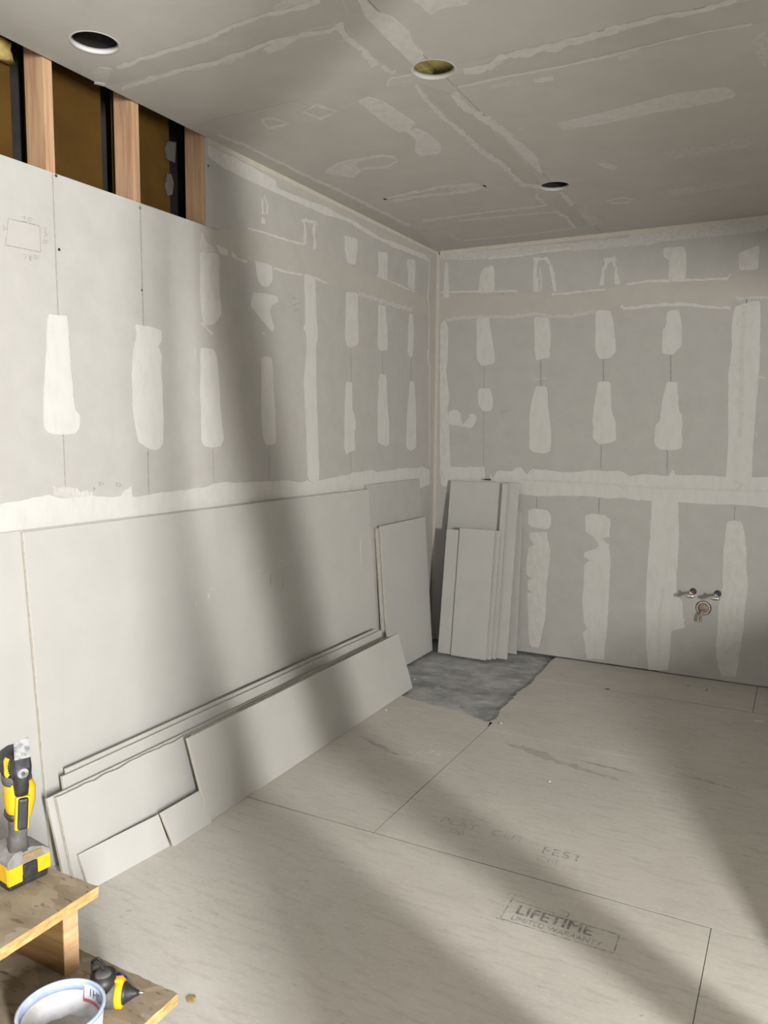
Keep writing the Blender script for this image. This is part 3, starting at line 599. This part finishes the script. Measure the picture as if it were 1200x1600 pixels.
def left_board(name, y0, y1, xf, xt, zt, label, z0=.001, group=None, rag=0, skew=0, cat='drywall sheet', yt=0, mats=None):
    return board(name, (xf, y0, z0), (xf+skew, y1, z0), (xt-xf, yt, zt-z0), label, cat, group, rag=rag, mats=mats)
GL = 'offcuts leaning along the left wall'
left_board('drywall_sheet', -3.765, -1.33, .105, .017, 1.192, 'white drywall sheet at the far left, mostly hidden behind the largest leaning sheet')
big = left_board('drywall_sheet', -3.455, -1.028, .124, .036, 1.189, 'largest white drywall sheet lying on its long side against the left wall')
left_board('drywall_sheet', -1.02, -.268, .085, .018, 1.214, 'grey drywall piece flat on the left wall, behind the shorter upright piece by the corner', mats=[m_wall, m_core])
left_board('drywall_sheet', -.955, -.30, .122, .051, .938, 'drywall piece showing only its left edge behind the upright piece by the corner')
left_board('drywall_sheet', -.93, -.271, .139, .066, .950, 'upright white drywall piece leaning by the corner at the end of the left wall')
left_board('drywall_offcut', -3.405, -1.13, .203, .150, .348, 'rearmost long offcut of the low bundle, its thin top edge rising above the others', group=GL, cat='drywall offcut')
left_board('drywall_offcut', -3.44, -1.10, .224, .172, .338, 'second long offcut from the rear of the low bundle, pale edge at its left end', group=GL, cat='drywall offcut')
left_board('drywall_offcut', -3.53, -1.14, .288, .203, .303, 'long offcut with a dark gap behind it, third in the low bundle', group=GL, cat='drywall offcut')
left_board('drywall_offcut', -3.51, -1.09, .308, .226, .303, 'long offcut with a ragged crumbled top edge and a broad bare face', group=GL, rag=.006, cat='drywall offcut')
left_board('drywall_offcut', -2.88, -1.10, .352, .262, .314, 'long offcut directly behind the front one of the low bundle', group=GL, cat='drywall offcut')
left_board('drywall_offcut', -2.941, -1.078, .394, .291, .325, 'front long offcut of the low bundle, its whole face in view', group=GL, skew=-.016, cat='drywall offcut')
left_board('drywall_offcut', -3.49, -3.15, .352, .292, .108, 'low wide offcut strip on the floor nearest the wooden steps', group=GL, skew=.034, cat='drywall offcut')
left_board('drywall_offcut', -3.143, -2.935, .402, .337, .116, 'small low offcut between the strip by the steps and the front long offcut', group=GL, skew=.003, cat='drywall offcut', yt=.03)
# nicks and scratches on the largest sheet
def on_big(y, z, L, w, ang, m, name):
    n = Vector((1.153, 0, .088)).normalized(); u = Vector((0, 1, 0)); v = u.cross(n)*-1
    v = n.cross(u)*-1 if v.z < 0 else v
    x = .124-.088*z/1.188; c = Vector((x, y, z))+n*.0008
    d = u*math.cos(ang)+v*math.sin(ang); q = n.cross(d)
    bm = bmesh.new(); pts = [c-d*L/2, c+q*w/2, c+d*L/2, c-q*w/2]; A = [bm.verts.new(p) for p in pts]; A2 = [bm.verts.new(p-n*.0012) for p in pts]
    bm.faces.new(A)
    for i in range(4): bm.faces.new((A[i], A[(i+1) % 4], A2[(i+1) % 4], A2[i]))
    obj(name, bm, m, big)
for a in ((-2.545, .80, .035, .006, 1.2), (-2.63, .78, .014, .004, .6), (-2.17, .86, .012, .006, .7), (-2.52, .83, .010, .005, .9), (-1.97, .88, .02, .008, .4), (-1.17, .82, .24, .005, 1.55)): on_big(*a, m_chip, 'paper_nick')
for a in ((-2.08, .80, .06, .005, 1.35), (-1.98, .76, .035, .004, 1.4)): on_big(*a, m_mud['p'], 'pencil_tick')
GK = 'narrow strips stacked in the corner'
def corner_strip(x0, x1, yf, yt, zt, label, dx=0, rag=0, z0=.001):
    o = board('drywall_strip', (x0, yf, z0), (x1, yf, z0), (dx, yt-yf, zt-z0), label, 'drywall strip', GK, rag=rag); return o
corner_strip(.612, .690, -.075, -.022, 1.0, 'short narrow strip at the right end behind the corner stack, only its right edge seen')
corner_strip(.150, .60, -.195, -.034, 1.197, 'tall wide strip in the corner stack, its upper part bare above the short ones', -.012)
corner_strip(.160, .655, -.213, -.050, 1.192, 'tall strip with only its thin right edge showing right of the bare wide one', .0)
corner_strip(.592, .676, -.231, -.062, 1.198, 'tall narrow strip forming the right side of the corner stack', .024)
corner_strip(.566, .606, -.262, -.092, 1.193, 'tall thin sliver with a rough edge in the right half of the corner stack', -.006, .003)
corner_strip(.470, .582, -.292, -.165, .872, 'short strip showing a narrow band right of the front wide one in the corner stack', -.045)
corner_strip(.194, .320, -.306, -.185, .862, 'short strip at the left front of the corner stack', -.035)
corner_strip(.300, .557, -.322, -.200, .878, 'front wide short strip of the corner stack', -.046)
# black shim on top of the corner stack
t = tag(obj('plastic_shim', B(.415, .462, -.05, -.036, 1.207, 1.2165, bevel=.002), m_blk), 'small black plastic piece lying on top of the corner stack', 'shim')
# ---------------------------------------------------------------- plumbing rough-in
def stub(x, z, pm, label):
    r = empty('water_supply_stub', (x, 0, z)); tag(r, label, 'water pipe', 'sink supply stubs')
    obj('wall_sleeve', lathe([(.0085, -.002), (.0205, -.0025), (.0215, .0005), (.0205, .012)], 'Y'), m_screw, r, True)
    bm = bmesh.new(); tube(bm, (0, .06, 0), (0, -.115, -.001), .0085, n=18); obj('pipe', bm, pm, r, True)
    obj('compression_nut', lathe([(.0001, -.100), (.0125, -.100), (.0135, -.108), (.0125, -.122), (.0001, -.122)], 'Y', 6), m_chrome, r)
    bm = bmesh.new(); tube(bm, (0, -.118, -.002), (0, -.148, -.002), .0105, n=18); tube(bm, (0, -.135, -.002), (0, -.135, .024), .007, n=16); obj('valve_body', bm, m_chrome, r, True)
    bm = bmesh.new(); bmesh.ops.create_uvsphere(bm, u_segments=20, v_segments=10, radius=1)
    for v in bm.verts: v.co = (v.co.x*.026, v.co.y*.007-.157, v.co.z*.012-.003)
    obj('oval_handle', bm, m_chrome, r, True); return r
stub(1.8147, .5526, m_pexr, 'red water supply stub with a chrome oval shut-off on the back wall')
stub(1.958, .5535, m_pexb, 'blue water supply stub with a chrome oval shut-off on the back wall')
dr = empty('drain_pipe', (1.880, 0, .4535)); tag(dr, 'white drain pipe stuffed with a brown rag in a round wall hole', 'drain pipe')
obj('hole_edge', lathe([(.0455, .0125), (.0455, -.001), (.0475, -.001), (.0475, .0002)], 'Y', 40), m_rag, dr, True)
obj('pipe', lathe([(.0335, .08), (.0335, -.010), (.040, -.010), (.0405, -.008), (.0405, .08)], 'Y', 40), m_pvc, dr, True)
bm = bmesh.new(); bmesh.ops.create_icosphere(bm, subdivisions=3, radius=1)
for v in bm.verts:
    k = 1+.35*noise.noise(v.co*3); v.co = Vector((v.co.x*.032*k, v.co.y*.022*k-.004, v.co.z*.031*k))
obj('rag', bm, m_rag, dr, True)
bm = bmesh.new()
pts = [(.0, -.015, -.008), (-.008, -.045, -.03), (-.010, -.06, -.055), (-.006, -.062, -.078)]
for a, b in zip(pts, pts[1:]): tube(bm, a, b, .010, .008, n=10)
obj('rag_tail', bm, m_rag, dr, True)
# ---------------------------------------------------------------- wooden steps with the tools
st = empty('wooden_steps', (1.0, -4.2, 0)); tag(st, 'rough wooden steps with strand board treads at lower left', 'steps')
def part(name, bm, m, parent, smooth=False):
    o = obj(name, bm, m, parent, smooth); return o
def tread(x0, x1, y0, y1, z0, z1):
    bm = bmesh.new(); n = 40; ring_t, ring_b = [], []
    per = [(x1, y0+(y1-y0)*i/n) for i in range(n)]+[(x1-(x1-x0)*i/n, y1) for i in range(n)]+[(x0, y1-(y1-y0)*i/n) for i in range(n)]+[(x0+(x1-x0)*i/n, y0) for i in range(n)]
    for x, y in per:
        j = .0035*noise.noise(Vector((x*60, y*60, z1)))
        ring_t.append(bm.verts.new((x-1.0+j, y+4.2+j, z1))); ring_b.append(bm.verts.new((x-1.0+j*.6, y+4.2-j, z0)))
    f = bm.faces.new(ring_t); f.material_index = 0; f = bm.faces.new(ring_b[::-1]); f.material_index = 0
    for i in range(len(per)):
        f = bm.faces.new((ring_t[i], ring_t[(i+1) % len(per)], ring_b[(i+1) % len(per)], ring_b[i])); f.material_index = 1
    return bm
part('tread', tread(.52, 1.066, -4.98, -4.078, .516, .540), [m_osb, m_osbe], st)
part('tread', tread(.62, 1.275, -4.98, -4.058, .326, .350), [m_osb, m_osbe], st)
m_side = mat('shaded brown stringer wood', (.20, .115, .045), .75, 6, (.14, .075, .03), 1, stretch=(.6, 9, 9))  # brown wood, darkened to carry the shade under the treads
m_end = mat('sawn end grain', (.62, .40, .22), .75, 8, (.48, .28, .14), 1, stretch=(1, 1, 9))  # end caps kept lighter, for lit ends beside shaded sides
def sb(*a): return B(a[0]-1.0, a[1]-1.0, a[2]+4.2, a[3]+4.2, a[4], a[5], bevel=.002)
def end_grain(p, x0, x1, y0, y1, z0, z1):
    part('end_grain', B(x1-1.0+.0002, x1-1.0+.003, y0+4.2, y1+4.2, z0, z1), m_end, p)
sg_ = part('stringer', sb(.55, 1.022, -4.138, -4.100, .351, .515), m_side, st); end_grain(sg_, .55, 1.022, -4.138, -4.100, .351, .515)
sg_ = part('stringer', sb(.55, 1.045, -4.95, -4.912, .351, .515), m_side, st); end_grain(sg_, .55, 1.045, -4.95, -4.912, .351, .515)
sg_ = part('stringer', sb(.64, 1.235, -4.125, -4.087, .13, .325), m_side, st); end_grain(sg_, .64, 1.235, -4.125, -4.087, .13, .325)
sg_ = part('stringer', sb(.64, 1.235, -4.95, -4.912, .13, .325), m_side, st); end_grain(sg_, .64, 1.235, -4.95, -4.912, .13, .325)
part('post', sb(1.048, 1.086, -4.44, -4.35, .351, .515), m_stud, st)
part('leg', sb(.66, .70, -4.13, -4.092, 0, .129), m_stud, st)
part('leg', sb(1.19, 1.228, -4.13, -4.092, 0, .129), m_stud, st)
part('leg', sb(.66, .70, -4.945, -4.907, 0, .129), m_stud, st)
part('leg', sb(1.19, 1.228, -4.945, -4.907, 0, .129), m_stud, st)
# --- cordless oscillating tool standing on its battery (local x = to the right in the picture, y = away, z = up)
ot = empty('oscillating_multitool', (.914, -4.134, .5405), math.radians(66)); tag(ot, 'yellow and black cordless cutting tool standing on its battery on the upper step', 'power tool')
def pb(name, m, *a, bevel=.004, parent=ot, rot=None, piv=None, smooth=False):
    return part(name, B(*a, bevel=bevel, rot=rot, piv=piv), m, parent, smooth)
Rz = lambda d: Matrix.Rotation(math.radians(d), 3, 'Z')
Rx = lambda d: Matrix.Rotation(math.radians(d), 3, 'X')
Ry = lambda d: Matrix.Rotation(math.radians(d), 3, 'Y')
ot.scale = (1.04, 1.04, 1.07)
R0 = Rz(16)
bat = pb('battery', m_blk, -.050, .046, -.038, .042, .0, .036, bevel=.006, rot=R0)
ys = bmesh.new()
box(ys, -.0525, .0485, -.0405, -.030, .026, .056, rot=R0); box(ys, -.0525, -.020, -.0425, -.034, .014, .050, rot=R0); box(ys, .018, .0485, -.0425, -.034, .018, .050, rot=R0)
box(ys, .038, .0505, -.040, .044, .022, .056, rot=R0); box(ys, -.0545, -.046, -.040, .044, .020, .056, rot=R0); box(ys, -.05, .046, -.036, .042, .037, .050, rot=R0)
part('battery_shell', ys, m_yel, bat)
pb('latch', m_blk, -.018, .016, -.0470, -.038, .018, .049, bevel=.004, parent=bat, rot=R0)
part('base', prism([(-.054, .050), (.050, .050), (.050, .058), (.034, .070), (.006, .080), (-.034, .080), (-.054, .066)], -.044, .044, 'XZ', .003), m_dgry, ot); base = [o for o in ot.children if o.name.startswith('base')][0]; base.rotation_euler = (0, 0, math.radians(16))
plate = pb('rating_plate', m_tag, -.020, .022, -.0445, -.035, .060, .070, bevel=.001, rot=R0 @ Rx(0))
bat.location = base.location = (-.012, .020, 0); bat.scale = base.scale = (.92, .92, 1); plate.location = (-.010, .022, 0)
def loft(name, m, secs, parent=ot, n=20):
    bm = bmesh.new(); rings = []
    for z, cx, cy, rx, ry in secs:
        rings.append([bm.verts.new((cx+rx*abs(math.cos(t))**.75*math.copysign(1, math.cos(t)), cy+ry*abs(math.sin(t))**.75*math.copysign(1, math.sin(t)), z)) for t in [2*math.pi*i/n for i in range(n)]])
    for a, b in zip(rings, rings[1:]):
        for i in range(n): bm.faces.new((a[i], a[(i+1) % n], b[(i+1) % n], b[i]))
    bm.faces.new(rings[0][::-1]); bm.faces.new(rings[-1]); return part(name, bm, m, parent, True)
loft('grip', m_gry, [(.076, -.020, .0, .021, .024), (.10, -.020, 0, .0175, .021), (.135, -.019, 0, .018, .022), (.147, -.018, 0, .019, .023)])
loft('body', m_yel, [(.138, -.016, .002, .019, .022), (.150, -.014, .002, .024, .026), (.175, -.013, .004, .030, .030), (.205, -.012, .006, .031, .033), (.222, -.014, .008, .027, .032)])
loft('lower_collar', m_blk, [(.143, -.018, .003, .0215, .0245), (.150, -.024, .003, .020, .0255), (.158, -.030, .003, .012, .024)])
pb('trigger_guard', m_yel, -.030, -.002, -.034, -.018, .128, .198, bevel=.004, rot=Ry(4), piv=(-.016, 0, .16))
pb('trigger', m_blk, -.026, -.006, -.042, -.028, .131, .196, bevel=.005, rot=Ry(4), piv=(-.016, 0, .16))
loft('collar', m_gry, [(.217, -.015, .010, .029, .033), (.228, -.016, .010, .029, .033), (.240, -.016, .012, .027, .033)])
hd = loft('gear_head', m_blk, [(.233, -.015, .012, .028, .034), (.246, -.017, .014, .031, .036), (.262, -.018, .016, .031, .036), (.276, -.017, .019, .026, .032), (.283, -.015, .022, .016, .022)])
bm = bmesh.new()
for i in range(8):
    t0, t1 = math.radians(-50+i*14), math.radians(-36+i*14)
    box(bm, -.0, .0055, -.004, .004, -.0035, .0045, rot=Ry(-math.degrees((t0+t1)/2)))
    bm.verts.ensure_lookup_table()
    for v in bm.verts[-8:]: v.co += Vector((-.034-.010*math.cos((t0+t1)/2), -.016, .258+.019*math.sin((t0+t1)/2)))
part('lever_arch', bm, m_yel, hd)
loft('clamp', m_blk, [(.203, -.016, -.030, .013, .013), (.222, -.016, -.032, .0145, .015), (.232, -.016, -.033, .0135, .015), (.240, -.016, -.033, .018, .017), (.256, -.016, -.033, .0195, .0175), (.270, -.016, -.032, .017, .015), (.276, -.016, -.030, .014, .012)])
bm = bmesh.new(); tube(bm, (-.016, -.0465, .255), (-.016, -.0535, .254), .0115, .0105, n=28); part('clamp_bolt', bm, m_steel, ot)
bm = bmesh.new(); tube(bm, (-.016, -.0536, .254), (-.016, -.055, .2538), .0045, n=6); part('bolt_socket', bm, m_gry, ot)
part('blade_shank', prism([(-.029, .262), (-.003, .262), (-.002, .294), (-.030, .294)], -.050, -.044, 'XZ'), m_bore, ot)
part('blade', prism([(-.031, .284), (-.001, .284), (-.001, .318), (-.004, .326), (-.031, .320)], -.0520, -.0495, 'XZ'), m_steel, ot)
# --- screw gun lying on the lower step, nose to the right
sg = empty('screw_gun', (1.226, -4.120, .350), math.radians(31)); tag(sg, 'black and amber screw gun lying on the lower step behind the pail', 'power tool')
ax = .030
def lx(name, m, prof, parent=sg, n=28, dy=-.006, dz=ax):
    bm = lathe(prof, 'X', n)
    for v in bm.verts: v.co.y += dy; v.co.z += dz
    return part(name, bm, m, parent, True)
lx('bit_tip', m_chrome, [(.0001, .012), (.0025, .010), (.003, -.004), (.0001, -.004)])
lx('nose_cone', m_blk, [(.0001, .002), (.005, .002), (.007, -.004), (.018, -.022), (.0215, -.026), (.0215, -.030), (.0001, -.030)])
lx('collar', m_org, [(.0001, -.029), (.027, -.029), (.0285, -.032), (.0285, -.041), (.027, -.043), (.0001, -.043)])
lx('motor_body', m_gry, [(.0001, -.042), (.0275, -.042), (.0285, -.060), (.0275, -.105), (.022, -.118), (.0001, -.118)])
bm = bmesh.new(); tube(bm, (-.070, -.006, ax+.014), (-.070, -.006, ax+.044), .027, .025, n=30); part('gear_dome', bm, m_blk, sg, True)
bm = bmesh.new(); tube(bm, (-.070, -.006, ax+.044), (-.070, -.006, ax+.048), .018, .014, n=30); part('dome_cap', bm, m_gry, sg, True)
bm = bmesh.new(); box(bm, -.05, -.030, -.012, .004, ax+.022, ax+.033, bevel=.003); part('amber_bridge', bm, m_org, sg)
bm = bmesh.new()
cl = [(-.098, .016, ax+.020), (-.100, .020, ax+.054), (-.088, .018, ax+.062), (-.072, .010, ax+.050)]
for a, b in zip(cl, cl[1:]):
    tube(bm, a, b, .0030, n=8); tube(bm, Vector(a)+Vector((.004, -.012, 0)), Vector(b)+Vector((.004, -.012, 0)), .0030, n=8)
part('belt_clip', bm, m_blk, sg)
bm = bmesh.new(); box(bm, -.118, -.078, -.045, .0, .006, .050, bevel=.008); part('handle', bm, m_gry, sg)
# --- blue bit holder
bp = empty('blue_wall_plug', (1.140, -4.087, .350), math.radians(-8)); tag(bp, 'small blue plastic plug on the lower step beside the screw gun', 'plug')
bm = lathe([(.0001, -.014), (.0062, -.014), (.0068, -.010), (.0055, -.008), (.0055, .002), (.0072, .004), (.0072, .012), (.0035, .013), (.0035, .008), (.0001, .008)], 'X', 14)
for v in bm.verts: v.co.z += .0075
part('shell', bm, m_blue, bp, True)
bm = bmesh.new(); tube(bm, (-.013, 0, .0075), (-.019, 0, .0075), .003, n=10); part('tip', bm, m_navy, bp, True)
# --- pail
PX, PY, PZ, PR, PH = 1.218, -4.304, .351, .0775, .114
pl = empty('plastic_pail', (PX, PY, PZ), 0); tag(pl, 'cloudy plastic pail smeared with dried compound at the bottom left', 'pail')
bm = lathe([(.0001, .0), (.065, .0), (.0665, .003), (PR-.001, PH), (PR-.004, PH), (.0635, .004), (.0001, .004)], n=64)
part('wall', bm, m_pail, pl, True)
bm = lathe([(PR-.0045, PH-.001), (PR+.0015, PH-.004), (PR+.002, PH+.001), (PR-.001, PH+.003), (PR-.0045, PH+.001), (PR-.0045, PH-.001)], n=64); part('rim', bm, m_rim, pl, True)
bm = lathe([(PR-.0042, PH-.001), (PR-.0058, PH-.017), (PR-.0062, PH-.017), (PR-.0046, PH-.001)], n=64)
part('inner_band', bm, m_rim, pl, True)
bm = lathe([(.0001, .034), (.045, .030), (.064, .040), (.0662, .046)], n=48)
for v in bm.verts: v.co.z += .008*noise.noise(v.co*40)
part('dried_compound', bm, m_pailf, pl, True)
def pail_label(a0, a1, z0, z1, m, name, dr=.0):
    bm = bmesh.new(); n = 20; A, Bq = [], []
    for i in range(n+1):
        t = math.radians(a0+(a1-a0)*i/n)
        for zz, L in ((z0, A), (z1, Bq)):
            r = (.0635+(PR-.004-.0635)*(zz-.004)/(PH-.004))-.0012-dr
            L.append(bm.verts.new((r*math.cos(t), r*math.sin(t), zz)))
    for i in range(n): bm.faces.new((A[i], A[i+1], Bq[i+1], Bq[i]))
    return part(name, bm, m, pl, True)
m_lab = mat('translucent label', (.60, .62, .68), .45, 40, (.45, .47, .55), 1, lo=.4, hi=.7)
pail_label(106, 32, .078, PH-.004, m_lab, 'label')
pail_label(106, 32, .076, .083, m_red, 'label_stripe', .0004); pail_label(106, 104, .078, PH-.008, m_red, 'label_stripe', .0004)
c = bpy.data.curves.new('lettering', 'FONT'); c.body = '1HDIR'; c.size = .022; c.extrude = .0001; c.materials.append(m_navy)
tmp = bpy.data.objects.new('lettering', c); COL.objects.link(tmp)
dg = bpy.context.evaluated_depsgraph_get(); me = bpy.data.meshes.new_from_object(tmp.evaluated_get(dg)); bpy.data.objects.remove(tmp)
for v in me.vertices:
    zz = .090+v.co.y; r = (.0635+(PR-.004-.0635)*(zz-.004)/(PH-.004))-.0022; t = math.radians(96)-v.co.x/r*1.0
    v.co = (r*math.cos(t), r*math.sin(t), zz)
link('lettering', me, m_navy, pl)
# ---------------------------------------------------------------- debris on the floor
def crumb(name, x, y, r, m, label, cat='debris', sz=1, flat=.6, z=0, group=None):
    bm = bmesh.new(); bmesh.ops.create_icosphere(bm, subdivisions=2, radius=1)
    for v in bm.verts:
        k = 1+.45*noise.noise(v.co*1.7+Vector((x*9, y*9, 0))); v.co = Vector((v.co.x*r*k*sz, v.co.y*r*k, (v.co.z*flat+flat)*r*.9))
    o = obj(name, bm, m, None, False, (x, y, z+.0006)); return tag(o, label, cat, group)
crumb('cardboard_scrap', .998, -3.716, .013, m_leaf, 'tan scrap on the floor right of the steps', 'scrap', 1.1, .25)
crumb('paper_scrap', 2.252, -.655, .020, m_chip, 'white torn paper bit by the short joint at the far right', 'scrap', 1.3, .12)
crumb('plaster_crumb', 1.045, -1.375, .008, m_chip, 'white crumb at the end of the floor joint below the concrete patch', 'crumb')
crumb('plaster_crumb', .318, -.93, .007, m_chip, 'white crumb on the concrete patch beside the upright piece', 'crumb')
crumb('plaster_crumb', .42, -1.50, .006, m_chip, 'white crumb on the floor just right of the front long offcut', 'crumb')
crumb('plaster_crumb', 1.47, -1.93, .006, m_chip, 'white crumb below the dark smear in the middle of the floor', 'crumb')
crumb('wood_splinter', 1.945, -.232, .012, m_screw, 'dark splinter near the back wall below the drain, right of the other', 'splinter', .4, .15)
crumb('wood_splinter', 1.835, -.212, .012, m_mud['p'], 'brown splinter near the back wall below the drain, left of the other', 'splinter', .5, .15)
crumb('screw', 1.415, -.52, .010, m_screw, 'dark screw on the floor panel right of the concrete patch', 'screw', 1.6, .2)
# ---------------------------------------------------------------- beyond the frame: a sheet known by its shadow, and added light blockers
sh = board('drywall_sheet', (2.50, -2.96, .001), (2.50, -.52, .001), (.78, 0, .87), 'white drywall sheet leaning toward the right wall', 'drywall sheet')
wp = struct(empty('light_blockers', (0, 0, 0)))  # made-up group, out of view, only there to carve the light
obj('blocker_pier', B(3.40, 3.52, -5.36, -4.46, 0, H), m_wall, wp)
obj('blocker_pier', B(4.20, 4.30, -5.82, -5.25, 0, H), m_wall, wp)  # added to limit the reach of the second lamp
obj('blocker_header', B(3.40, 3.52, -4.46, -2.2, 2.02, H), m_wall, wp)
def streak_slat(y0, z0, k, w):
    pts = [(y0-k*(0-z0)-w/2, 0), (y0-k*(0-z0)+w/2, 0), (y0-k*(2.2-z0)+w/2, 2.2), (y0-k*(2.2-z0)-w/2, 2.2)]
    obj('streak_slat', prism(pts, 3.42, 3.458, 'YZ'), m_stud, wp)  # unseen slanted slat, added to throw a dark streak on wall and floor
streak_slat(-4.375, .854, .19, .12); streak_slat(-4.055, .71, .27, .10)
struct(obj('blocker_side_wall', B(5.0, 5.1, -7.2, .3, 0, H), m_wall))  # unseen wall, added to cut fill light from the right
